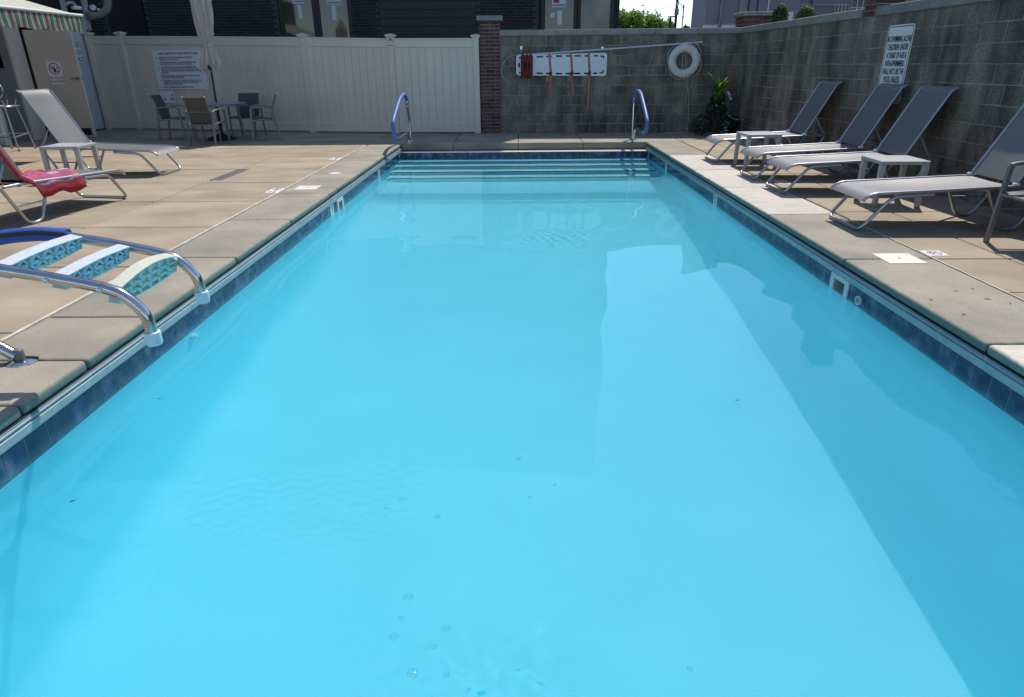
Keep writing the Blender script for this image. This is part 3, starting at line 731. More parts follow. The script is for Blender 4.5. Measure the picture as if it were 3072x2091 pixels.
# open cream door
d1 = thing('open_door', 'cream metal door standing open with a no glass allowed sign', 'door', (-10.43, 15.36, 0))
MB().box(0, 1.0, 0, .045, .03, 2.19).obj('leaf', 'cream', d1, bevel=.003)
MB().box(1.001, 1.012, .001, .044, .03, 2.19).obj('edge', 'edge', d1)
MB().box(.03, .95, -.006, -.001, .06, .21).obj('kick_plate', 'dark', d1)
hd = MB().lathe([(.038, 0), (.038, .012), (.026, .03), (.014, .05)], n=18, mtx=Matrix.Translation((.93, 0, 1.235)) @ Matrix.Rotation(R(90), 4, 'X')).obj('door_handle', 'tubed', d1, smooth=True)
MB().tube([(.93, -.05, 1.235), (.84, -.055, 1.232), (.79, -.05, 1.23)], .010, 8).obj('lever', 'tubed', hd, smooth=True)
MB().box(1.0125, 1.016, .012, .032, 1.20, 1.27).obj('latch_plate', 'tubed', d1)
sg, m = sign('white no glass allowed sign with red ring on the open door', (-9.948, 15.353, 1.355), (1, 0, 0), (0, 0, 1), .335, .50,
             [('NO GLASS', 0, -.105, .070, .0012, .98), ('ALLOWED', 0, -.178, .070, .0012, .98)], 'redink', 'redink', .004, .006, .03)
MB().ring(circ(.115, 36, 0, .08), circ(.098, 36, 0, .08), .0042, .0055, m).box(-.1, .1, -.008, .008, .0062, .0072, m @ Matrix.Translation((0, .08, 0)) @ Matrix.Rotation(R(-45), 4, 'Z')).obj('prohibition_ring', 'redink', sg)
MB().prism([(-.02, .005), (.025, .005), (.025, .07), (.01, .1), (.01, .145), (-.002, .145), (-.002, .1), (-.02, .07)], .0042, .005, m).prism([(-.075, .10), (-.03, .10), (-.045, .065), (-.05, .065), (-.05, .03), (-.035, .022), (-.07, .022), (-.055, .03), (-.055, .065), (-.062, .065)], .0042, .005, m).prism([(.05, .12), (.085, .10), (.07, .07), (.06, .075)], .0042, .005, m).obj('bottle_pictogram', 'ink', sg)
# second door in the side wall
d2 = thing('side_door', 'blue white door beside the fence behind the open cream door', 'door', (-10.5, 17.13, 0))
MB().box(-.045, 0, 0, .565, .012, 2.24).obj('leaf', 'bwhite', d2, bevel=.003)
for z in (.27, 1.26, 2.1): MB().box(-.01, .012, .54, .58, z-.06, z+.06).obj('hinge', 'dframe', d2, bevel=.003)
MB().box(-.05, .012, .582, .60, 0, 2.25).obj('frame', 'edge', d2)
MB().box(.001, .012, .03, .53, 0, .03).obj('threshold', 'dframe', d2)
sg, m = sign('white notice with navy lettering half hidden on the side door', (-10.492, 17.10, 1.785), (0, 1, 0), (0, 0, 1), .58, .50, border='navyink', bw=.010, bi=.008, rad=.05)
lettering([('DANGER', .24, .155, .15, .002, .9, 'RIGHT'), ('HAZARDOUS', .24, .0, .15, .002, .78, 'RIGHT'), ('CHEMICALS', .24, -.155, .15, .002, .82, 'RIGHT')], m, 'ink', sg, .0056)
# awning
aw = thing('striped_awning', 'faded green striped awning with scalloped hanging valance', 'awning', (-10.5, 9.6, 0))
FB = (3.0, 2.26); WB = (.02, 3.22); A0, A1 = -3.2, 3.08
g = [[(WB[0]+(FB[0]-WB[0])*u, A0+(A1-A0)*v, WB[1]+(FB[1]-WB[1])*u-.05*math.sin(math.pi*u)) for u in np.linspace(0, 1, 7)] for v in np.linspace(0, 1, 40)]
b = MB().sheet(g); o = b.obj('canopy', 'awning', aw, smooth=True)
def add_uv(o, fn):
    me = o.data; uv = me.uv_layers.new(name='UVMap')
    for l in me.loops: uv.data[l.index].uv = fn(me.vertices[l.vertex_index].co)
add_uv(o, lambda c: (c.y, c.x))
MB().tube([(FB[0], A0, FB[1]), (FB[0], A1, FB[1]+.012)], .022, 10).obj('front_bar', 'white', aw, smooth=True)
g = [[(FB[0]+.004+.010*z*math.sin(y*9+z*4)+.006*z*math.sin(y*23), y, FB[1]-.02-z*(.235+.012*math.sin(y*11.5))) for z in np.linspace(0, 1, 5)] for y in np.linspace(A0, A1, 150)]
o = MB().sheet(g).obj('valance', 'valance', aw, smooth=True); add_uv(o, lambda c: (c.y, c.z))
for y in (A0+.15, A1-.12): MB().tube([(.05, y, 2.55), (1.55, y-.25 if y > 0 else y+.25, 2.38), (2.95, y, 2.24)], .018, 8).obj('folding_arm', 'white', aw, smooth=True)
# camera, lamp, duct
t = thing('dome_camera', 'white dome security camera on a bracket above the awning', 'camera', (-10.4, 17.15, 2.75))
MB().box(-.09, -.06, -.17, .02, -.14, .15).obj('wall_plate', 'fascia', t, bevel=.005)
MB().bar(round_path([(-.07, -.07, .0), (.05, -.05, .09), (.05, .12, .10), (.05, .18, .02)], .04), .06, .06).obj('bracket', 'fascia', t, bevel=.004)
MB().lathe([(.10, .03), (.115, .0), (.115, -.035), (.10, -.05)], (.05, .20, .0), 22).obj('camera_body', 'white', t, smooth=True)
MB().lathe([(.085, -.05), (.07, -.09), (.04, -.115), (.01, -.125)], (.05, .20, .0), 20).obj('dome', 'lens', t, smooth=True)
t = thing('emergency_lamp', 'twin emergency spotlight beside the flexible duct', 'lamp', (-10.36, 18.0, 2.795))
for (y, z, r) in ((0, 0, .085), (.20, -.05, .065)):
    m = Matrix.Translation((.03, y, z)) @ Matrix.Rotation(R(60), 4, 'X') @ Matrix.Rotation(R(20), 4, 'Y')
    hsg = MB().lathe([(r*.5, -.09), (r*1.08, -.03), (r*1.1, .0)], n=22, mtx=m).obj('housing', 'dframe', t, smooth=True)
    MB().lathe([(r*.95, .002), (r*.8, .02), (r*.3, .03)], n=22, mtx=m).obj('lens', 'chrome', hsg, smooth=True)
t = thing('flexible_duct', 'grey ribbed flexible duct curving on the dark wall', 'duct', (-10.35, 18.3, 2.6))
P = smooth_path([(-.05, -.45, .0), (.05, -.12, .06), (.08, .22, .22), (.06, .40, .52), (.0, .42, 1.0)], 14)
MB().tube(P, .1, 12, rs=[.085+.012*(i % 2) for i in range(len(P))]).obj('hose', 'duct', t, smooth=True, sharp=80)

# ------------------------------------------------------------------ notices on fence and wall
fd = Vector((posts[2][0]-posts[1][0], posts[2][1]-posts[1][1], 0)).normalized()
def fpt(x, z, off=.035):
    a, b = posts[1], posts[2]; y = a[1]+(b[1]-a[1])*(x-a[0])/(b[0]-a[0]); n = Vector((fd.y, -fd.x, 0)); return Vector((x, y, z))+n*off
S = 1.03
rules = [("USER SANITATION AND SAFETY RULES", 0, .355, .062, .0018, 1, 'CENTER')]
rl = [('(1)', 'ANYONE WHO HAS OR HAS HAD DIARRHEA IN THE PAST (2)'), ('', 'WEEKS SHALL NOT USE THE POOL.'), None,
      ('(2)', 'ANYONE WHO HAS AN AREA OF EXPOSED SUBEPIDERMAL TISSUE,'), ('', 'OPEN BLISTERS, CUTS, ETC., IS ADVISED NOT TO USE POOL.'), None,
      ('(3)', 'ALL PERSONS SHALL TAKE A CLEANSING SHOWER BEFORE USING'), ('', 'THE POOL.  A BATHER LEAVING THE POOL TO USE THE TOILET SHALL'), ('', 'TAKE ANOTHER CLEANSING SHOWER BEFORE RETURNING TO THE POOL'), ('', 'ENCLOSURE.'), None,
      ('(4)', 'SPITTING, SPOUTING OF WATER, BLOWING THE NOSE, AND SIMILAR'), ('', 'BEHAVIOR IN THE POOL IS PROHIBITED.'), None,
      ('(5)', 'NO RUNNING OR ROUGH PLAY IS PERMITTED IN THE POOL, ON THE'), ('', 'RUNWAYS, OR DIVING BOARDS, OR FLOATS, OR PLATFORMS, IN'), ('', 'DRESSING ROOM, OR IN SHOWERS.'), None,
      ('(6)', 'STREET CLOTHES ARE NOT ALLOWED IN THE POOL.')]
y = .27
for r_ in rl:
    if r_ is None: y -= .022; continue
    if r_[0]: rules.append((r_[0], -.63, y, .046, .0003, .78, 'LEFT'))
    rules.append((r_[1], -.55, y, .046, .0013, .74, 'LEFT')); y -= .042
sg, m = sign('large white user sanitation and safety rules board on the fence', fpt(-8.05, 1.385), fd, (0, 0, 1), 1.44, .865, rules, 'ink', rad=.04)
q = MB()
for x in (-.69, .69):
    for z in (-.4, .4): q.prism(circ(.008, 10, x, z), .0042, .0055, m)
stuff(q.obj('screw', 'ink', sg))
sg, m = sign('small red lettered notice below the rules board behind a chair', fpt(-8.55, .775), fd, (0, 0, 1), .50, .33, border='navyink', bw=.010, bi=.010, rad=.05)
lettering([('CE', .14, .035, .08, .002, .9), ('D      SIDE', .04, -.055, .08, .002, .9)], m, 'redink', sg, .0056)
so_ = rwp(9.39, 1.395, .004)
ls = ['NO SWIMMING ALONE', 'CHILDREN UNDER', '14 YEARS OF AGE &', 'NON-SWIMMERS', 'SHALL NOT USE THE', 'POOL UNLESS', 'ACCOMPANIED BY A', 'RESPONSIBLE ADULT']
xs_ = [.53, .58, .56, .60, .54, .60, .54, .54]
sign('tall white no swimming alone sign on the right block wall', so_, RX, (0, 0, 1), .60, .94,
     [(s, 0, .30-.097*i, .098, .003, xs_[i]) for i, s in enumerate(ls)], 'ink', 'ink', .009, .018, .05)

# ------------------------------------------------------------------ rescue gear on the back wall
bb = thing('spine_board', 'white spine board with orange straps and red head blocks on the back wall', 'backboard', bwp(.98, 1.42, .06), wa)
fm = frame((0, 0, 0), (1, 0, 0), (0, 0, 1))
cu = bpy.data.curves.new('spine', 'CURVE'); cu.dimensions = '2D'; cu.fill_mode = 'BOTH'; cu.extrude = .02; cu.bevel_depth = .004
def spl(pts):
    s = cu.splines.new('POLY'); s.points.add(len(pts)-1)
    for p, (x, y) in zip(s.points, pts): p.co = (x, y, 0, 1)
    s.use_cyclic_u = True
def taper(p): x, y = p; k = .86+.14*min(1, max(0, (x+1.0)/.9)); return (x, y*k)
spl([taper(p) for p in rrect(1.96, .46, .06)])
for x in (-.92,): spl([taper(p) for p in rrect(.045, .12, .02, 4, x, 0)])
for x, w_ in ((-.90, .07), (-.47, .15), (-.27, .14), (-.05, .15), (.15, .12), (.35, .15), (.55, .12), (.74, .10)):
    for s in (-1, 1): spl([taper(p) for p in rrect(w_, .042, .02, 4, x, s*.175)])
for s in (-1, 1): spl([(.83, s*.185), (.90, s*.185), (.925, s*.16), (.925, s*.10), (.90, s*.10), (.89, s*.145), (.83, s*.15)])
spl(circ(.013, 12, .90, 0))
to = bpy.data.objects.new('t', cu); COL.objects.link(to); bpy.context.view_layer.update()
me = bpy.data.meshes.new_from_object(to.evaluated_get(bpy.context.evaluated_depsgraph_get())); bpy.data.objects.remove(to); bpy.data.curves.remove(cu)
me.transform(frame((0, 0, 0), (1, 0, 0), (0, 0, 1))); me.materials.clear(); me.materials.append(M['board'])
link('board', me, bb)
for x, z0, dx in ((-.26, -.68, .04), (.205, -.61, .07), (.585, -.93, .02)):
    st = MB().bar([(x, -.026, .245), (x+.0, -.028, .2), (x+.03, -.028, -.12), (x+.035, -.03, -.2), (x+.03, -.028, -.3), (x+dx, -.02, z0)], .048, .004, up=(0, -1, 0)).obj('strap', 'orange', bb)
    MB().box(x-.0, x+.062, -.045, -.028, -.205, -.135).obj('buckle', 'zip', st, bevel=.006)
    MB().bar(smooth_path([(x+.02, -.03, -.2), (x-.04, -.035, -.26), (x-.05, -.04, -.32), (x-.01, -.035, -.28)], 4), .045, .004, up=(0, -1, 0)).obj('strap_tail', 'orange', st)
hb = MB()
hb.box(-.88, -.62, -.10, -.022, -.21, .20)
hb = hb.obj('head_block_cover', 'red', bb, bevel=.03, seg=2)
for x in (-.84, -.74, -.66): MB().bar([(x, -.104, .23), (x+.01, -.108, 0), (x, -.104, -.24)], .035, .01, up=(0, -1, 0)).obj('head_strap', 'red', bb)
MB().box(-.80, -.68, -.106, -.101, -.08, .06).obj('head_pad', 'dark', bb, bevel=.01)
for x in (-.86, -.70, -.78): MB().box(x-.02, x+.02, -.06, -.03, -.27, -.2).obj('strap_end', 'red', bb)
for x, z in ((.0, 1.69), (1.86, 1.66)):
    t = thing('wall_hook', 'metal hook holding the left end of the spine board' if x < 1 else 'metal hook holding the right end of the spine board', 'hook', bwp(x+.11 if x < 1 else x, z+.02, 0), wa)
    MB().tube(smooth_path([(0, 0, .06), (0, -.04, .05), (0, -.075, -.03), (0, -.055, -.10), (0, -.09, -.08)], 5), .007, 8).obj('hook', 'steel', t, smooth=True)
    MB().box(-.02, .02, -.006, 0, .02, .09).obj('plate', 'steel', t)
t = thing('rescue_crook', "long white shepherd's crook rescue pole across the back wall", 'rescue pole', bwp(0, 1.6, .11), wa)
P0 = bwp(0, 1.6, .11)
def loc(p): return Vector(p)-Vector((0, 0, 1.6))
MB().tube([(.02, .05, .02), (2.0, 0, .125), (3.95, -.03, .24)], .0165, 10).obj('pole', 'pole', t, smooth=True)
MB().tube(smooth_path([(.04, .05, .02), (-.10, .05, .01), (-.22, .05, -.06), (-.31, .05, -.18), (-.335, .05, -.30), (-.30, .05, -.41), (-.22, .05, -.50), (-.11, .05, -.57)], 5), .008, 8).obj('crook_loop', 'tube', t, smooth=True)
# lifebuoy
lb = thing('lifebuoy', 'white ring lifebuoy with grab rope hung on the back wall', 'lifebuoy', bwp(3.60, 1.48, .10), wa)
def ringpt(a, r, y=0): return (r*math.cos(a), y, r*math.sin(a))
P = [ringpt(2*math.pi*i/48, .255) for i in range(48)]
MB().tube(P, .085, 16, closed=True, rs=[(.085, .07)]*48, up=(1, 0, 0)).obj('ring', 'ring', lb, smooth=True)
for a in (100, 10, 195, 282):
    for d_ in (-7, 7):
        c = R(a+d_); q = [(ringpt(c, .255)[0]+.088*math.cos(c)*math.cos(t_), .074*math.sin(t_), ringpt(c, .255)[2]+.088*math.sin(c)*math.cos(t_)) for t_ in np.linspace(0, 2*math.pi, 17)[:-1]]
        MB().tube(q, .006, 6, closed=True).obj('band', 'white', lb, smooth=True)
aa = [100, 10, -78, -165, -260]
for a, b_ in zip(aa, aa[1:]):
    pts = [ringpt(R(a+(b_-a)*u), .338+.05*math.sin(math.pi*u), -.02-.03*math.sin(math.pi*u)) for u in np.linspace(0, 1, 12)]
    MB().tube(pts, .0075, 7).obj('grab_rope', 'cord', lb, smooth=True)
t = thing('throw_rope', 'coiled pale throw rope hanging from the lifebuoy hook', 'rope', bwp(3.6, 1.6, .03), wa)
for k, P in enumerate([[(.0, -.06, .10), (-.035, -.06, -.1), (.03, -.06, -.42), (.1, -.05, -.62), (.17, -.05, -.78), (.2, -.05, -1.2), (.21, -.05, -1.40), (.16, -.06, -1.52), (.22, -.05, -1.48), (.20, -.08, -1.58)],
                       [(.02, -.07, .10), (.045, -.07, -.15), (.08, -.07, -.4), (.13, -.06, -.6), (.12, -.06, -.95)],
                       [(.13, -.06, -.72), (.20, -.08, -.62), (.24, -.08, -.68), (.28, -.08, -.79)],
                       [(.2, -.08, -1.58), (.0, -.12, -1.585), (-.25, -.1, -1.585), (-.3, -.2, -1.585), (-.1, -.3, -1.585), (.12, -.22, -1.585), (.25, -.12, -1.585)]]):
    MB().tube(smooth_path(P, 7), .0075, 7).obj('rope_strand', 'cord', t, smooth=True)
t.children[0]
MB().tube([(.0, .0, .12), (.0, -.10, .09), (.01, -.12, .14)], .008, 7).obj('hook', 'bronze', t, smooth=True)

# ------------------------------------------------------------------ stair hand rails with blue covers
def hand_rail(label, x, steel_up, blue, steel_low, base):
    t = thing('hand_rail', label, 'handrail', (x, 14.06, 0), 0, 'blue covered hand rails at the pool steps')
    f = lambda P: [(0, y-14.06, z) for y, z in P]
    MB().tube(smooth_path(f(steel_up), 6), .024, 12).obj('upright', 'steel', t, smooth=True)
    MB().tube(smooth_path(f(steel_low), 6), .024, 12).obj('lower_bar', 'steel', t, smooth=True)
    MB().tube(smooth_path(f(blue), 8), .034, 14).obj('grip_cover', 'bluefade', t, smooth=True)
    for y in base: MB().lathe([(.065, 0), (.062, .008), (.035, .018), (.03, .03)], (0, y-14.06, 0), 20).obj('flange', 'steel', t, smooth=True)
bl = [(13.90, .72), (13.86, .83), (13.66, .915), (13.36, .905), (13.04, .845), (12.57, .679), (12.23, .54), (12.16, .42), (12.22, .30), (12.42, .215)]
hand_rail('blue covered hand rail at the left corner of the pool steps', -2.17, [(14.115, 0), (14.08, .39), (13.91, .70), (13.87, .80)], bl, [(12.38, .22), (12.7, .20), (13.45, .205), (13.70, .17), (13.78, .08), (13.78, 0)], (14.115, 13.78))
br = [(14.25, .70), (14.22, .86), (13.93, .935), (13.556, .905), (13.156, .733), (12.78, .54), (12.66, .43), (12.70, .32), (12.88, .24), (13.0, .235)]
hand_rail('blue covered hand rail at the right corner of the pool steps', 2.38, [(14.16, 0), (14.22, .35), (14.25, .72), (14.23, .8)], br, [(12.98, .235), (13.3, .235), (13.72, .25), (13.93, .20), (14.03, .1), (14.03, 0)], (14.16, 14.03))

# ------------------------------------------------------------------ flipped-up pool ladder
ld = thing('pool_ladder', 'stainless pool ladder tipped back over the left deck with three white treads', 'ladder', (-2.65, 2.9, 0))
def lp(P, y): return [(x+2.65, y-2.9, z) for x, z in P]
for y, dx in ((2.62, 0), (3.17, -.03)):
    P = [(-2.66, .04), (-2.76, .115), (-2.96, .22), (-3.04, .38), (-2.93, .54), (-2.72, .625)]
    Q = [(-2.72, .625), (-2.56, .665), (-2.44, .682), (-2.32, .688), (-2.14+dx, .668), (-1.92+dx, .628), (-1.72+dx, .583), (-1.64+dx, .54), (-1.582+dx, .46), (-1.572+dx, .36)]
    rl_ = MB().tube(smooth_path(lp(P, y), 6)[:-1]+smooth_path(lp(Q, y), 6), .0245, 14).obj('rail', 'steel', ld, smooth=True)
    c = [(-2.20, .678), (-2.32, .688), (-2.44, .682), (-2.56, .665), (-2.72, .625), (-2.93, .54)]
    cov = MB().tube(smooth_path(lp(c, y), 6), .034, 14, rs=[(.036, .032)]*31).obj('grip_cover', 'bluepad', rl_, smooth=True)
    zp = [(x, z-.0) for x, z in c]
    MB().tube([(p[0]+.0, p[1]-.030, p[2]+.012) for p in smooth_path(lp(c, y), 6)], .011, 6).obj('zip', 'zip', rl_)
    ex, ez = Q[-1]
    MB().lathe([(.028, .03), (.033, .028), (.034, -.02), (.030, -.03), (.004, -.032)], (ex+2.65, y-2.9, ez), 20).obj('bumper', 'white', rl_, smooth=True)
    hg = MB().tube([(.0, y-2.9, .035), (-.10, y-2.9, .105)], .031, 12).obj('hinge_sleeve', 'steel', rl_, smooth=True)
    MB().box(-.02, .035, y-2.9-.02, y-2.9+.02, .01, .075).obj('hinge_knuckle', 'tubed', rl_, bevel=.012, seg=2)
    MB().lathe([(.075, 0), (.074, .006), (.055, .014), (.03, .02)], (.02, y-2.9, 0), 24).obj('flange', 'steel', ld, smooth=True)
    for bx, bz in ((-1.945, .632), (-1.735, .588)):
        s = -1 if y < 3 else 1
        MB().lathe([(.012, 0), (.012, .004), (.006, .008)], n=12, mtx=Matrix.Translation((bx+dx+2.65, y-2.9+s*.0245, bz-.004)) @ Matrix.Rotation(R(-90*s), 4, 'X')).obj('bolt', 'steel', rl_, smooth=True)
def tread(x, z, core, skin, zig, ck=.010, lk=.058):
    # local frame: u along pool (y), top edge crowned, body hangs below the rail line, tilted with the rails
    tilt = R(-13); mt = Matrix.Translation((x+2.65, 0, z)) @ Matrix.Rotation(tilt*-1, 4, 'Y')
    y0, y1 = 2.646-2.9, 3.145-2.9; n = 16
    crown = lambda u: .014+ck*math.sin(math.pi*u)
    low = lambda u: -lk+.012-.014*math.sin(math.pi*u)
    us = [i/n for i in range(n+1)]; yy = lambda u: y0+(y1-y0)*u
    td = MB(); th = .052
    # crowned top plate
    for a, b in ((-.028, .028),):
        g1 = [[mt @ Vector((a, yy(u), crown(u))), mt @ Vector((b, yy(u), crown(u)))] for u in us]
        g2 = [[mt @ Vector((b, yy(u), crown(u)-.006)), mt @ Vector((a, yy(u), crown(u)-.006))] for u in us]
        td.sheet(g1); td.sheet(g2)
        for s in (a, b): td.sheet([[mt @ Vector((s, yy(u), crown(u))), mt @ Vector((s, yy(u), crown(u)-.006))] for u in us])
        for u in (0, 1): td.add([mt @ Vector((s, yy(u), crown(u)-q)) for s, q in ((a, 0), (b, 0), (b, .006), (a, .006))], [(0, 1, 2, 3)])
    tr = td.obj('tread', skin, ld)
    bk = MB()
    bk.sheet([[mt @ Vector((.004, yy(u), crown(u)-.006)), mt @ Vector((.004, yy(u), low(u)))] for u in us])
    bk.sheet([[mt @ Vector((-.027, yy(u), low(u))), mt @ Vector((.026, yy(u), low(u)))] for u in us])
    for u in (0, 1): bk.add([mt @ Vector(v) for v in ((-.027, yy(u), crown(u)), (.026, yy(u), crown(u)), (.026, yy(u), low(u)), (-.027, yy(u), low(u)))], [(0, 1, 2, 3)])
    bk.obj('tread_back', 'tread' if zig else core, tr, shell=.003)
    rb = MB(); h = lambda u, k: crown(u)-.006+(low(u)-crown(u)+.006)*k
    def rib(ua, ka, ub, kb, t_=.0022):
        A = Vector((0, yy(ua), h(ua, ka))); B = Vector((0, yy(ub), h(ub, kb))); d_ = (B-A).normalized(); nn = Vector((0, -d_.z, d_.y))*t_
        vs = [mt @ (P_+s*nn+Vector((q, 0, 0))) for q in (-.026, .025) for P_ in (A, B) for s in (-1, 1)]
        rb.add(vs, [(0, 1, 3, 2), (4, 6, 7, 5), (0, 2, 6, 4), (1, 5, 7, 3), (0, 4, 5, 1), (2, 3, 7, 6)])
    if zig:
        for i in range(n): rib(us[i], .52, us[i+1], .52, .005)
        for k in range(6):
            a, b = k/6, (k+1)/6; mid = (a+b)/2
            rib(a, .03, mid, .5, .003); rib(mid, .5, b, .03, .003); rib(a, .97, mid, .5, .003); rib(mid, .5, b, .97, .003)
        for i in range(n): rib(us[i], .97, us[i+1], .97, .003)
    else:
        for kk in (.38, .70, .97):
            for i in range(n): rib(us[i], kk, us[i+1], kk, .0028)
        for k in range(1, 6): rib(k/6, .02, k/6, .98, .0028)
    rb.obj('tread_rib', core, tr)
    MB().lathe([(.011, 0), (.011, .008), (.006, .01)], n=12, mtx=mt @ Matrix.Translation((-.02, yy(.94), -.025)) @ Matrix.Rotation(R(90), 4, 'Y')).obj('nut', 'tubed', tr)
tread(-2.145, .672, 'treadin', 'tread', True)
tread(-1.925, .622, 'treadin', 'tread', True)
tread(-1.70, .575, 'treadbin', 'treadb', False, .032, .078)

# ------------------------------------------------------------------ loungers
def make_lounger(label):
    t = thing('sun_lounger', label, 'lounger', group='silver mesh sun loungers round the pool')
    hw = .315; zr = lambda x: .335+.055*min(1, max(0, x-.1)/1.25)
    # seat sling
    prof = [(-.005, .285), (.03, .318), (.09, .342), (.16, .350)]+[(x, zr(x)+.012) for x in (.3, .5, .7, .9, 1.1, 1.33)]
    g = []
    for x, z in prof:
        sag = .035*math.sin(math.pi*min(1, max(0, (x-.1)/1.3)))
        g.append([(x, -hw+2*hw*v, z-sag*(1-(2*v-1)**2)) for v in np.linspace(0, 1, 9)])
    MB().sheet(g).obj('seat_sling', 'sling', t, smooth=True, sharp=70, shell=.004)
    for s in (-1, 1):
        y = s*(hw+.012)
        P = [(0, y, .283), (.035, y, .318), (.095, y, .342), (.18, y, .350), (.7, y, zr(.7)+.01), (1.32, y, zr(1.32)+.01), (1.62, y, .40)]
        MB().tube(smooth_path(P, 6), .0145, 10).obj('side_rail', 'tube', t, smooth=True)
        V = round_path([(1.64, y*.96, .385), (1.44, y*.96, .014), (1.28, y*.96, .014), (1.10, y*.96, .375)], .10, 6)
        MB().tube(V, .0155, 10).obj('rear_leg', 'tube', t, smooth=True)
        MB().tube([(1.53, y*.96, .2), (1.19, y*.96, .2)], .009, 8).obj('leg_link', 'tube', t, smooth=True)
        B = [(1.335, s*hw, .425), (1.68, s*hw, 1.08), (1.715, s*hw, 1.125), (1.765, s*hw, 1.155)]
        MB().tube(smooth_path(B, 6), .0135, 10).obj('back_frame', 'tube', t, smooth=True)
        MB().tube([(1.66, y*.9, .40), (1.47, y*.9, .665)], .008, 8).obj('support_bar', 'tube', t, smooth=True)
        zz = [(1.66-.017*k, y*.9+.004*s, .395+.0237*k-(.03 if k % 2 else 0)) for k in range(9)]
        MB().tube(zz, .005, 6).obj('ratchet', 'tube', t)
    F = round_path([(.62, -hw-.012, zr(.62)-.02), (.26, -hw-.012, .318), (.02, -hw-.0, .016), (.02, hw, .016), (.26, hw+.012, .318), (.62, hw+.012, zr(.62)-.02)], .085, 7)
    MB().tube(F, .0165, 10).obj('front_leg', 'tube', t, smooth=True)
    MB().tube([(1.66, -hw*.9, .4), (1.66, hw*.9, .4)], .011, 8).obj('cross_bar', 'tube', t, smooth=True)
    MB().tube([(1.12, -hw, .36), (1.12, hw, .36)], .011, 8).obj('cross_bar', 'tube', t, smooth=True)
    prof = [(1.335, .425), (1.42, .587), (1.51, .758), (1.60, .928), (1.66, 1.04), (1.69, 1.095), (1.725, 1.135), (1.768, 1.160)]
    g = []
    for k, (x, z) in enumerate(prof):
        sag = .022*math.sin(math.pi*k/7)
        g.append([(x+sag*(1-(2*v-1)**2)*.88, -hw+2*hw*v, z-sag*(1-(2*v-1)**2)*.46) for v in np.linspace(0, 1, 9)])
    MB().sheet(g).obj('back_sling', 'sling', t, smooth=True, sharp=70, shell=.004)
    MB().tube([(1.768, -hw, 1.158), (1.768, hw, 1.158)], .008, 8).obj('head_bar', 'tube', t, smooth=True)
    for s in (-1, 1): MB().box(1.30, 1.36, s*(hw+.004)-.016, s*(hw+.004)+.016, .40, .432).obj('hinge_block', 'white', t, bevel=.006)
    return t
L0 = make_lounger('silver mesh lounger on the right nearest the camera, behind a grey armchair')
L0.location = (3.10, 6.29, 0)
copy_thing(L0, 'silver lounger on the right just beyond the near side table', (3.12, 8.17, 0), 0)
copy_thing(L0, 'silver lounger on the right in front of the no swimming alone sign', (3.12, 9.20, 0), 0)
copy_thing(L0, 'silver lounger on the right nearest the corner plants, beyond a side table', (3.06, 10.87, 0), 0)
copy_thing(L0, 'silver lounger on the left with bare back raised before the open door', (-5.10, 9.98, 0), R(180))
LT = copy_thing(L0, 'silver lounger on the left with a red striped towel on it', (-4.94, 7.96, 0), R(-99))
# towel draped over the left near lounger: one cloth, down the back and bunched over the seat edge
def towel():
    t = thing('beach_towel', 'red striped beach towel draped over back and seat of left near lounger', 'towel', LT.location, R(-99))
    hw = .325; n = 44
    path = [(1.83, 1.06), (1.80, 1.13), (1.765, 1.180), (1.70, 1.140), (1.64, 1.03), (1.56, .88), (1.48, .73), (1.41, .59), (1.355, .49), (1.31, .435), (1.24, .412), (1.14, .408), (1.04, .405), (.95, .402), (.86, .398), (.78, .396), (.72, .392)]
    g = []; K = len(path)
    for i, (x, z) in enumerate(path):
        row = []; seat = max(0., min(1., (i-8.5)/1.5))
        for j in range(n+1):
            v = -1+2*j/n; y = v*hw; wr = 0.
            wave = .5+.5*math.sin(i*1.35+j*.32)
            lump = seat*(.016*math.sin(j*.55+i*1.1)+.014*math.sin(j*.28-i*1.9+1)+.018)
            xx, zz = x, z+.008+lump
            if i == K-1: xx += .035*math.sin(j*.4)
            e = (abs(v)-.80)/.20
            if e > 0:
                sg = 1 if v > 0 else -1; dr = .13+.05*wave if sg > 0 else .12
                if i >= 9:
                    y = sg*(hw*.84+.085*math.sin(min(1, e*1.3)*math.pi/2)+.018*math.sin(i*1.7)*e); zz = zz*(1-e*.0)-dr*e**1.3*seat-.03*e
                    xx += .02*e*math.sin(i*1.1)
                else:  # wraps round the back frame
                    y = sg*(hw*.86+.055*math.sin(min(1, e*1.5)*math.pi/2)); xx += .075*e; zz -= .05*e
            row.append((xx, y, zz))
        g.append(row)
    o = MB().sheet(g).obj('cloth', 'towel', t, smooth=True, sharp=120)
    uv = o.data.uv_layers.new(name='UVMap')
    for l in o.data.loops: k = l.vertex_index; q = (k % (n+1))/n; uv.data[l.index].uv = ((((1-q)/.1*.52) if q > .9 else .52+(.9-q)/.9*.46)*.42, k//(n+1)/K)
    md = o.modifiers.new('thickness', 'SOLIDIFY'); md.thickness = .006
    fr = MB()
    for j in range(n+1):
        a = Vector(g[-1][j]); fr.tube([a, a+Vector((-.022, .0, -.014))], .003, 4)
    stuff(fr.obj('fringe', 'towel_red', t))
towel()

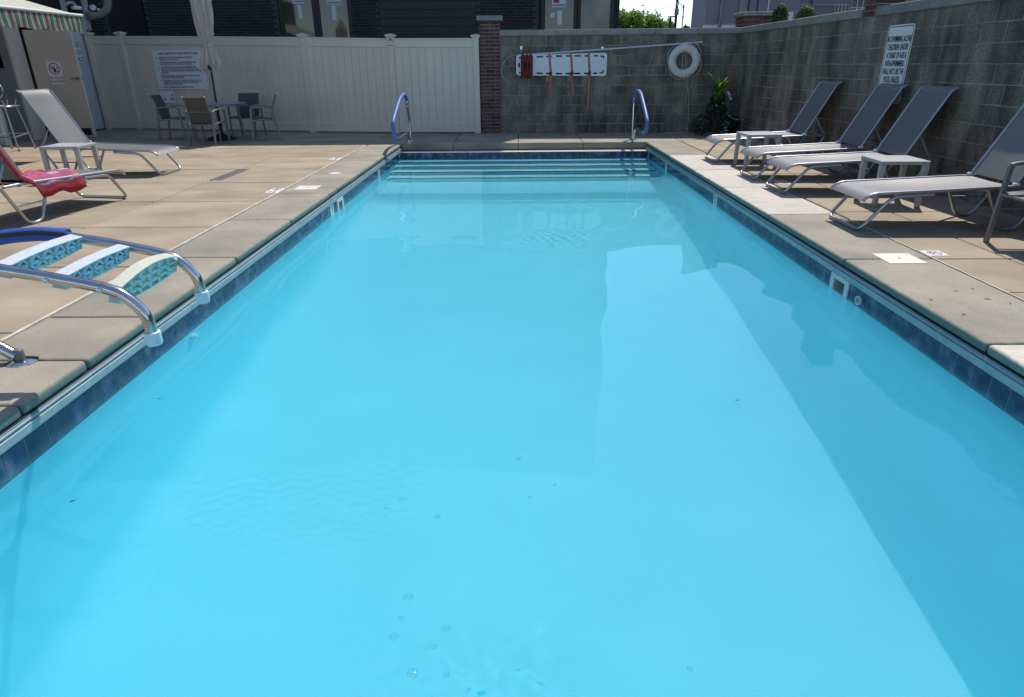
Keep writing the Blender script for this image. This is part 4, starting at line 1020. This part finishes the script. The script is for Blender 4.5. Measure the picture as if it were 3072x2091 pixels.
# ------------------------------------------------------------------ side tables
def make_side_table(label):
    t = thing('side_table', label, 'side table', group='small square grey side tables')
    MB().box(-.25, .25, -.25, .25, .440, .478).obj('table_top', 'tplast', t, bevel=.008, seg=2)
    for sx in (-1, 1):
        for sy in (-1, 1):
            q = MB(); a, b = .030, .024
            top = [(sx*.218-a, sy*.218-a), (sx*.218+a, sy*.218-a), (sx*.218+a, sy*.218+a), (sx*.218-a, sy*.218+a)]
            bot = [(sx*.222-b, sy*.222-b), (sx*.222+b, sy*.222-b), (sx*.222+b, sy*.222+b), (sx*.222-b, sy*.222+b)]
            q.add([(x, y, 0) for x, y in bot]+[(x, y, .441) for x, y in top], [(3, 2, 1, 0), (4, 5, 6, 7)]+[(i, (i+1) % 4, 4+(i+1) % 4, 4+i) for i in range(4)])
            q.obj('leg', 'tplast', t, bevel=.008, seg=2)
    return t
T0 = make_side_table('square grey side table between the two near right loungers'); T0.location = (4.06, 7.32, 0); T0.rotation_euler = (0, 0, R(-3))
copy_thing(T0, 'square grey side table before the lounger nearest the corner plants', (3.58, 10.22, 0), R(2))
copy_thing(T0, 'square grey side table between the two left loungers', (-6.13, 9.33, 0), R(4))

# ------------------------------------------------------------------ armchairs, patio table, umbrella
def make_chair(label):
    t = thing('patio_chair', label, 'armchair', group='grey aluminium armchairs with mesh slings')
    hw = .27
    for s in (-1, 1):
        y = s*hw
        MB().bar([(.25, y, 0), (.215, y, .64)], .028, .044, up=(1, 0, 0)).obj('leg', 'tubed', t, bevel=.005)
        MB().bar([(-.30, y, 0), (-.225, y, .63)], .028, .044, up=(1, 0, 0)).obj('leg', 'tubed', t, bevel=.005)
        MB().bar(smooth_path([(.222, y, .640), (.16, y, .656), (.0, y, .668), (-.14, y, .655), (-.25, y, .628)], 4), .05, .026).obj('armrest', 'tubed', t, bevel=.005)
        MB().bar([(.23, y*.97, .405), (.0, y*.97, .425), (-.23, y*.97, .395)], .022, .03).obj('seat_rail', 'tubed', t, bevel=.004)
        MB().bar(smooth_path([(-.185, y*.84, .39), (-.215, y*.84, .56), (-.275, y*.84, .78), (-.335, y*.84, .905)], 4), .020, .024, up=(1, 0, 0)).obj('back_post', 'tubed', t, bevel=.004)
        MB().lathe([(.014, 0), (.014, .012), (.008, .016)], (-.337, y*.84, .905), 10).obj('end_cap', 'white', t)
    for x, z in ((-.238, .632), (-.262, .395), (.235, .405)):
        MB().bar([(x, -hw, z), (x, hw, z)], .024, .024).obj('cross_rail', 'tubed', t, bevel=.004)
    g = [[(x, -.235+.47*v, z-.02*(1-(2*v-1)**2)) for v in np.linspace(0, 1, 7)] for x, z in ((.245, .405), (.225, .423), (.1, .43), (-.05, .425), (-.19, .405))]
    MB().sheet(g).obj('seat_sling', 'slingd', t, smooth=True, sharp=70, shell=.004)
    g = [[(x-.012*(1-(2*v-1)**2), -.222+.444*v, z) for v in np.linspace(0, 1, 7)] for x, z in ((-.187, .40), (-.198, .48), (-.217, .58), (-.247, .70), (-.285, .80), (-.330, .895))]
    MB().sheet(g).obj('back_sling', 'slingd', t, smooth=True, sharp=70, shell=.004)
    return t
C0 = make_chair('grey armchair at the round table with its back to the pool'); C0.location = (-6.17, 13.82, 0); C0.rotation_euler = (0, 0, R(83))
copy_thing(C0, 'grey armchair at the left of the round table beneath the rules board', (-7.42, 15.08, 0), R(4))
copy_thing(C0, 'grey armchair at the right of the round table, seen side on', (-5.37, 14.70, 0), R(200))
copy_thing(C0, 'grey armchair tucked behind the round table against the fence', (-6.02, 15.47, 0), R(-92))
copy_thing(C0, 'grey armchair cut off by the right edge beside the near lounger', (4.27, 5.31, 0), R(178))
pt = thing('patio_table', 'round grey patio table with the closed umbrella through it', 'table', (-6.33, 14.74, 0))
MB().ring(circ(.60, 56), circ(.032, 56), .705, .735).obj('table_top', 'tplast', pt, bevel=.004)
MB().ring(circ(.605, 56), circ(.585, 56), .69, .74).obj('rim', 'tubed', pt)
for a in (20, 110, 200, 290):
    c, s = math.cos(R(a)), math.sin(R(a)); MB().tube([(.40*c, .40*s, .70), (.50*c, .50*s, 0)], .015, 8).obj('leg', 'tubed', pt, smooth=True)
MB().tube([(.34*math.cos(R(a)), .34*math.sin(R(a)), .69) for a in range(0, 360, 15)], .012, 6, closed=True).obj('brace_ring', 'tubed', pt, smooth=True)
um = thing('patio_umbrella', 'closed taupe canvas umbrella tied around its dark pole', 'umbrella', (-6.33, 14.74, 0))
MB().lathe([(.0, .0), (.29, 0), (.30, .02), (.27, .05), (.10, .10), (.05, .14), (.04, .32), (.03, .42)][1:], n=36).obj('base', 'base', um, smooth=True)
MB().tube([(0, 0, .05), (0.05, 0, 2.95)], .019, 12).obj('pole', 'bronze', um, smooth=True)
kb = MB().tube([(.03, -.03, .30), (.075, -.03, .30)], .014, 8).obj('clamp_knob', 'bronze', um)
def ucan():
    n = 96; rows = []
    prof = [(1.40, .150, .30), (1.46, .185, .32), (1.56, .165, .30), (1.68, .125, .24), (1.78, .098, .18), (1.845, .088, .10), (1.90, .10, .16), (2.05, .135, .22), (2.25, .155, .25), (2.45, .165, .26), (2.63, .160, .26), (2.66, .175, .20), (2.70, .15, .18), (2.85, .09, .12), (2.98, .02, .0)]
    for z, r, am in prof:
        row = []
        for j in range(n):
            a = 2*math.pi*j/n; pl = math.sin(a*8+.7*math.sin(a*2+z*2.2)+z*1.3); rr = r*(1+am*pl+.06*math.sin(a*3+z*5)); zz = z
            if z < 1.5: zz += .05*math.sin(a*8+1)+.035*math.cos(a)+.03*math.sin(a*3)
            xo = (.0 if z > 1.9 else .035*(1.9-z))+.05*(z/2.95)
            row.append((xo+rr*math.cos(a), rr*math.sin(a)*.85, zz))
        row.append(row[0]); rows.append(row)
    b = MB().sheet(rows); return b.obj('canopy', 'canvas', um, smooth=True, sharp=180)
ucan()
MB().tube([(.05+.093*math.cos(R(a)), .082*math.sin(R(a)), 1.85+.012*math.sin(R(a))) for a in range(0, 360, 15)], .012, 6, closed=True).obj('tie_strap', 'canvasl', um, smooth=True)
MB().tube(smooth_path([(.07, -.03, 1.40), (-.06, -.05, 1.20), (-.11, -.06, .98), (-.08, -.06, .86), (.03, -.08, .755), (.12, -.1, .742), (.25, -.05, .742), (.30, .03, .742)], 7), .007, 6).obj('crank_cord', 'cord', um, smooth=True)
MB().tube(smooth_path([(.12, -.16, 2.45), (.16, -.17, 2.30), (.17, -.17, 2.18), (.12, -.17, 2.2), (.115, -.165, 2.4)], 5), .006, 6).obj('pull_cord', 'cord', um, smooth=True)

# ------------------------------------------------------------------ bar stool at the far left
bs = thing('bar_stool', 'tall silver bar stool with an oval open back at the left edge', 'stool', (-9.66, 13.12, 0))
hs = .235
for sx in (-1, 1):
    for sy in (-1, 1):
        MB().tube([(sx*hs, sy*hs, 0), (sx*(hs-.09), sy*(hs-.08), .78)], .013, 8).obj('leg', 'tube', bs, smooth=True)
        MB().lathe([(.022, 0), (.022, .015), (.014, .02)], (sx*hs, sy*hs, 0), 10).obj('foot', 'zip', bs)
for a, b in (((-1, -1), (1, -1)), ((1, -1), (1, 1)), ((1, 1), (-1, 1)), ((-1, 1), (-1, -1))):
    k = hs-.032; MB().tube([(a[0]*k, a[1]*k, .27+.02*a[1]), (b[0]*k, b[1]*k, .27+.02*b[1])], .010, 8).obj('foot_rest', 'tube', bs, smooth=True)
MB().prism(rrect(.42, .40, .10), .772, .80).obj('seat', 'tplast', bs, bevel=.01, seg=2)
MB().tube([(p[0]*1.0, p[1], .79) for p in rrect(.44, .42, .11)], .014, 8, closed=True).obj('seat_ring', 'tube', bs, smooth=True)
MB().tube([(.16, -.1, .80), (.20, -.12, .90)], .012, 8).tube([(.16, .1, .80), (.20, .12, .90)], .012, 8).obj('back_stem', 'tube', bs, smooth=True)
ov = [(-.13+.33*math.cos(a)*(1-.12*math.sin(a)*-1), -.16, 1.065+.185*math.sin(a)) for a in np.linspace(0, 2*math.pi, 40)[:-1]]
MB().tube(ov, .014, 8, closed=True).obj('back_ring', 'tube', bs, smooth=True)
MB().tube([(-.3, -.16, 1.08), (.16, -.16, 1.07)], .008, 6).obj('back_bar', 'tube', bs, smooth=True)
MB().tube([(.12, -.1, .80), (.13, -.15, .90)], .012, 8).tube([(-.12, -.1, .80), (-.14, -.15, .89)], .012, 8).obj('back_stem', 'tube', bs, smooth=True)

# ------------------------------------------------------------------ corner plants
def blade(L, w_, bend, n=6):
    g = []
    for i in range(n+1):
        u = i/n; ww = w_*(1-u)**.6*(.5+.5*min(1, u*5)); g.append([(-ww, bend*u*u, L*u-.25*bend*u*u), (0, bend*u*u-.3*ww, L*u-.25*bend*u*u), (ww, bend*u*u, L*u-.25*bend*u*u)])
    return MB().sheet(g)
sp = thing('spiky_plant', 'bright green spiky plant with long thin blades in the wall corner', 'plant', (4.22, 14.85, 0))
MB().tube([(0, 0, 0), (.02, .0, .45), (0, 0, .82)], .03, 8).obj('stem', 'bark', sp, smooth=True)
bm1 = blade(.60, .019, .10).mesh('blade', 'leafb', smooth=True); bm2 = blade(.30, .042, .14).mesh('leaf', 'leaf', smooth=True)
for k in range(40):
    a = rng.uniform(0, 360); t_ = rng.uniform(3, 55)
    o = link('blade', bm1, sp, (0, 0, .82), (R(-t_), 0, R(a))); o.scale = (1, 1, rng.uniform(.75, 1.1))
for k in range(22):
    a = rng.uniform(0, 360); t_ = rng.uniform(5, 60)
    o = link('leaf', bm2, sp, (rng.uniform(-.1, .08), rng.uniform(-.06, .04), .86+rng.uniform(-.22, .12)), (R(-t_), 0, R(a))); s = rng.uniform(.8, 1.35); o.scale = (s, s, s)
def leaf_cloud(n, fn, size, seed, aspect=.5):
    r = np.random.RandomState(seed); vs = []; fs = []
    for i in range(n):
        c, nr = fn(r); c = np.asarray(c); u = r.normal(size=3); u /= np.linalg.norm(u); v = np.cross(u, nr if nr is not None else r.normal(size=3)); v /= (np.linalg.norm(v)+1e-9)
        s = size*r.uniform(.6, 1.3); k = len(vs)
        nn = np.cross(u, v)*s*.18
        vs += [c-u*s, c+v*s*aspect+nn, c+u*s, c-v*s*aspect+nn]; fs.append((k, k+1, k+2, k+3))
    b = MB(); b.v = [tuple(p) for p in vs]; b.f = fs; return b
sh = thing('leafy_shrub', 'dark leafy shrub with white flowers and pale leaves in the corner', 'shrub', (4.27, 14.86, 0))
def fshr(r):
    k = r.randint(5); c = [(-.30, 0, .22), (.12, .05, .30), (-.05, -.02, .55), (.32, .05, .22), (-.02, .05, .75)][k]; s = [.22, .26, .2, .2, .16][k]
    d_ = r.normal(size=3); d_ /= np.linalg.norm(d_); rr = s*r.uniform(.5, 1)**.5
    p = np.array(c)+d_*rr*np.array((1, .8, 1)); p[2] = max(.03, p[2]); return p, None
stuff(leaf_cloud(1500, fshr, .035, 4).obj('foliage', 'leafd', sh))
for k in range(5):
    a = rng.uniform(0, 6.28); MB().tube([(0, 0, 0), (.1*math.cos(a), .1*math.sin(a), .3), (.25*math.cos(a), .2*math.sin(a), .55)], .008, 6).obj('stem', 'bark', sh)
hl = MB().sheet([[(-.012, 0, 0), (0, 0, .004), (.012, 0, 0)], [(-.035, .04, .01), (0, .04, .016), (.035, .04, .01)], [(-.03, .08, .008), (0, .08, .014), (.03, .08, .008)], [(-.003, .115, -.004), (0, .115, 0), (.003, .115, -.004)]]).mesh('pale_leaf', 'hosta', smooth=True)
for k in range(22):
    z = .06+.036*k*.55 if k < 14 else .47-.02*(k-14)
    x = .14+rng.uniform(-.03, .03) if k < 14 else .10+.032*(k-14)
    o = link('pale_leaf', hl, sh, (x, -.22+rng.uniform(-.03, .03), z), (R(rng.uniform(-25, 10)), R(rng.uniform(-20, 20)), R(180+rng.uniform(-60, 60)))); s = rng.uniform(.6, 1.05); o.scale = (s, s, s)
pe = MB()
for k in range(6):
    a = 2*math.pi*k/6; pe.sheet([[(0, 0, 0), (0, 0, 0)], [(.04*math.cos(a-.5), .04*math.sin(a-.5), .012), (.04*math.cos(a+.5), .04*math.sin(a+.5), .012)], [(.06*math.cos(a-.15), .06*math.sin(a-.15), 0), (.06*math.cos(a+.15), .06*math.sin(a+.15), 0)]])
pm = pe.mesh('flower', 'petal')
for x, y, z, s in ((.14, -.2, .83, 1), (.185, -.2, .75, .6), (-.1, -.2, .62, .4), (.02, -.2, .66, .4)):
    o = link('flower', pm, sh, (x, y, z), (R(70), 0, R(rng.uniform(0, 60)))); o.scale = (s, s, s)
t = tag(leaf_cloud(9, lambda r: (np.array((2.88, 15.42, .05))+r.normal(size=3)*(.02, .015, .025), None), .04, 2, .7).obj('weed', 'hosta'), 'small pale weed growing at the foot of the back wall', 'weed')

# ------------------------------------------------------------------ beyond the walls
def tree(label, x, y, zc, rx, rz, n, size, m, seed, base=0, group='trees beyond the back wall'):
    t = thing('tree', label, 'tree', (x, y, base), 0, group)
    r0 = np.random.RandomState(seed)
    cl_ = [(r0.uniform(-1, 1)*rx*.72, r0.uniform(-1, 1)*rx*.6, zc+r0.uniform(-.9, .6)*rz, r0.uniform(.26, .42)*rx) for _ in range(22)]
    MB().tube([(0, 0, -.1), (.1, 0, zc*.5), (0, 0, zc)], .2, 10, rs=[.04*rx+.06, .03*rx+.05, .03]).obj('trunk', 'bark', t, smooth=True)
    for k in range(6):
        c = cl_[k]; MB().tube([(0, 0, zc*.55), (c[0]*.5, c[1]*.5, (zc*.55+c[2])*.5+.2), c[:3]], .05, 6, rs=[.05, .035, .015]).obj('limb', 'bark', t, smooth=True)
    def fn(r):
        c = cl_[r.randint(len(cl_))]; d_ = r.normal(size=3); d_ /= np.linalg.norm(d_); p = np.array(c[:3])+d_*c[3]*r.uniform(.3, 1.08)
        if r.rand() < .12: p[2] += abs(r.normal())*.25*rz
        return p, None
    stuff(leaf_cloud(n, fn, size, seed+1, .45).obj('crown', m, t))
tree('sunlit bright green tree with a bushy crown beside the charcoal building', 9.9, 60, 4.0, 2.3, 1.25, 30000, .17, 'treeleaf', 11)
tree('thin green tree top beside the utility pole', 12.5, 61.5, 3.9, .9, 1.0, 3500, .16, 'treeleaf', 21)
tree('small hazy tree between the lamp post and the grey panel', 16.5, 70, 4.1, .85, .7, 2200, .15, 'treeleafd', 31)
tree('dark small tree touching the edge of the grey panel', 18.2, 70, 4.2, .8, .9, 2400, .15, 'treeleafd', 41)
t = thing('utility_pole', 'dark utility pole with a grey box rising over the bright tree', 'utility pole', (11.95, 55, 0))
MB().tube([(0, 0, 0), (-.02, 0, 6.6)], .10, 10).obj('pole', 'wood', t, smooth=True)
MB().box(-.14, .14, -.14, .14, 4.75, 5.15).obj('box', 'galv', t, bevel=.02)
MB().box(-.08, .08, -.2, -.1, 5.35, 5.55).obj('bracket', 'white', t)
MB().tube([(-.4, 0, 0), (-.42, 0, 4.6)], .07, 8).obj('stub_pole', 'wood', t, smooth=True)
MB().box(-.45, .05, -.04, .04, 4.6, 4.68).obj('cross_arm', 'wood', t)
MB().tube([(0, 0, 5.4), (-1.2, 0, 5.15), (-3, 0, 4.9)], .012, 5).obj('wire', 'zip', t)
t = thing('lamp_post', 'thin leaning street lamp post tied to the utility pole by a cable', 'lamp post', (12.4, 55, 0))
MB().tube([(0, 0, 0), (.06, 0, 5.4)], .045, 8).obj('post', 'galv', t, smooth=True)
MB().tube([(.05, 0, 5.15), (-.25, 0, 5.5), (-.45, 0, 5.75)], .022, 6).obj('arm', 'galv', t)
MB().box(-.03, .12, -.05, .05, 4.55, 4.62).obj('clamp', 'galv', t)
MB().box(-.01, .1, -.04, .04, 5.25, 5.42).obj('head', 'galv', t)
# grey sign panels seen from behind on perforated posts
t = thing('billboard_back', 'grey sheet metal back of a sign on a perforated post beyond the corner', 'sign', (4.9, 17.6, 0))
MB().box(-.36, .00, 0, .03, 2.30, 3.45).obj('panel', 'panelback', t); MB().box(.0, .38, .035, .065, 2.30, 3.45).obj('panel', 'panelback', t)
MB().box(-.06, .01, -.05, -.002, 0, 3.4).obj('post', 'galv', t)
q = MB()
for k in range(35): q.prism(circ(.012, 8, -.012, 2.2+.034*k), 0, .002, frame((0, -.0505, 0), (1, 0, 0), (0, 0, 1)))
stuff(q.obj('post_hole', 'zip', t))
MB().box(-.40, .40, .07, .10, 2.20, 2.27).obj('lower_rail', 'white', t)
MB().box(.40, .52, -.02, .06, 0, 3.4).obj('post', 'galv', t)
# topiary shrubs outside the right wall
def topiary(label, x, y, zc, r1, h1, seed):
    t = thing('topiary_shrub', label, 'shrub', (x, y, 0), 0, 'clipped shrubs behind the right wall')
    MB().tube([(0, 0, 0), (0, 0, zc)], .03, 8).obj('trunk', 'bark', t)
    def fn(r):
        d_ = r.normal(size=3); d_ /= np.linalg.norm(d_); k = r.uniform(.65, 1.06); return np.array((d_[0]*r1*k, d_[1]*r1*k, zc+d_[2]*h1*k)), d_
    stuff(leaf_cloud(2600, fn, .022, seed, .6).obj('crown', 'topi', t))
topiary('yellow green clipped shrub next to the corner brick pier', 5.22, 14.6, 2.25, .155, .23, 3)
topiary('darker clipped shrub right of the yellow green one', 5.68, 14.5, 2.20, .175, .24, 8)
# far grey building to the right
fb = thing('grey_office_building', 'pale grey office building with dark window bands beyond the right wall', 'building', (12.0, 40, 0))
MB().box(-.1, 3.3, 0, 10, 0, 5.4).obj('wall', 'greywall2', fb)
MB().box(3.31, 22, .25, 10, 0, 5.4).obj('wall', 'greywall', fb)
for x in (.55, 1.02, 1.6): MB().box(x-.03, x+.03, -.03, -.001, 0, 5.39).obj('joint_strip', 'dframe' if x < 1.5 else 'white', fb)
for z in (4.1, 4.6): MB().box(1.65, 3.3, -.015, -.001, z, z+.02).obj('course_line', 'galv', fb)
def fwin(x0, x1, z0, z1, nx, nz):
    wn = MB().box(x0, x1, .20, .245, z0, z1).obj('window', 'white', fb)
    wx, wz = (x1-x0)/nx, (z1-z0)/nz
    for i in range(nx):
        for j in range(nz): MB().box(x0+wx*i+.025, x0+wx*(i+1)-.025, .185, .199, z0+wz*j+.02, z0+wz*(j+1)-.02).obj('pane', 'navyglass', wn)
fwin(3.33, 4.0, 3.5, 4.3, 1, 3)
MB().box(4.0, 4.12, .1, .24, 0, 5.39).obj('pilaster', 'galv', fb)
fwin(5.3, 6.05, 3.6, 4.28, 4, 1); fwin(6.15, 7.4, 3.6, 5.2, 4, 3)
MB().box(4.15, 5.3, .2, .245, 4.22, 4.34).obj('ledge', 'greywall2', fb)
MB().box(2.3, 3.0, -.02, -.001, 3.2, 3.95).obj('entrance', 'white', fb)
fr_ = thing('distant_low_building', 'tiny blue grey roof far away between two small trees', 'building', (20.2, 80, 0))
MB().box(-1.2, 1.2, 0, 4, 0, 4.5).obj('wall', 'greywall2', fr_)
MB().box(-1.4, 1.4, -.2, 4.2, 4.5, 4.85).obj('roof', 'roof', fr_)
# debris floating on the water
for lbl, x, y, a in (('dark leaf sliver on the water nearest the lower left pool edge', -1.90, 2.31, 50), ('dark leaf sliver on the water below the white return fitting', -2.0, 3.25, 60),
                     ('dark speck of leaf on the water in the middle of the pool', -.72, 5.1, 10), ('dark speck of leaf on the open water right of the middle', .3, 5.35, 80), ('dark speck of leaf on the water towards the right skimmer', 1.2, 3.2, 20)):
    o = MB().sheet([[(-.016, 0, 0), (-.016, .001, 0)], [(0, -.005, .001), (0, .006, .001)], [(.018, 0, 0), (.018, .001, 0)]]).obj('floating_leaf', 'leafd')
    o.location = (x, y, ZW+.003); o.rotation_euler = (0, 0, R(a)); tag(o, lbl, 'leaf', 'leaf fragments on the water')

leaf_me = MB().sheet([[(-.018, 0, .001), (-.018, .001, .001)], [(-.004, -.006, .006), (0, .007, .004)], [(.014, -.002, .004), (.016, .002, .002)]]).mesh('dry_leaf', 'bark')
for x, y, a, k in ((2.70, 4.09, 20, 1), (2.97, 4.27, -15, 1.1), (3.11, 4.31, 5, .9), (3.07, 4.10, -30, 1.4), (2.74, 3.81, 10, 1.1), (3.15, 4.0, 70, .7)):
    o = link('dry_leaf', leaf_me); o.location = (x, y, .001); o.rotation_euler = (0, 0, R(a)); o.scale = (k, k, k)
    tag(o, 'tiny brown dry leaf lying on the right coping nearer than the ivory lid', 'leaf', 'dry leaf bits on the right coping')

# added domes whose tinted film stands in for dimple shadows in the water
dome_film = bpy.data.materials.new('shade tint film'); dome_film.use_nodes = True; N = dome_film.node_tree.nodes; N.clear(); L_ = dome_film.node_tree.links
o_ = N.new('ShaderNodeOutputMaterial'); mx = N.new('ShaderNodeMixShader'); tr = N.new('ShaderNodeBsdfTransparent'); gl = N.new('ShaderNodeBsdfGlossy'); fr = N.new('ShaderNodeFresnel')
tr.inputs[0].default_value = (.90, .95, .97, 1); gl.inputs['Roughness'].default_value = .06; fr.inputs['IOR'].default_value = 1.2
mx.inputs[0].default_value = .03; L_.new(tr.outputs[0], mx.inputs[1]); L_.new(gl.outputs[0], mx.inputs[2]); L_.new(mx.outputs[0], o_.inputs[0])
bme_ = MB().lathe([(1.06, -.04), (1.0, .05), (.93, .26), (.74, .46), (.44, .60), (.12, .66)], n=24).mesh('shadow_dome', dome_film, smooth=True, sharp=180)
for x, y, r_ in ((-.384, 1.759, .017), (-.239, 1.622, .015), (-.404, 1.586, .017), (-.324, 1.446, .018), (-.499, 2.314, .016), (-.27, 1.545, .010), (-.395, 1.665, .010), (.05, 2.33, .011), (-.33, 2.20, .012), (.52, 1.46, .010), (.0, 2.63, .013), (-.22, 1.44, .010), (.16, 2.42, .010), (-.55, 2.26, .009)):
    o = link('shadow_dome', bme_); o.location = (x, y, ZW+.001); o.scale = (r_, r_, r_*.6)
    tag(o, 'small clear dome added on the near water for a shadow disc', 'bubble', 'added shadow domes on the near water')
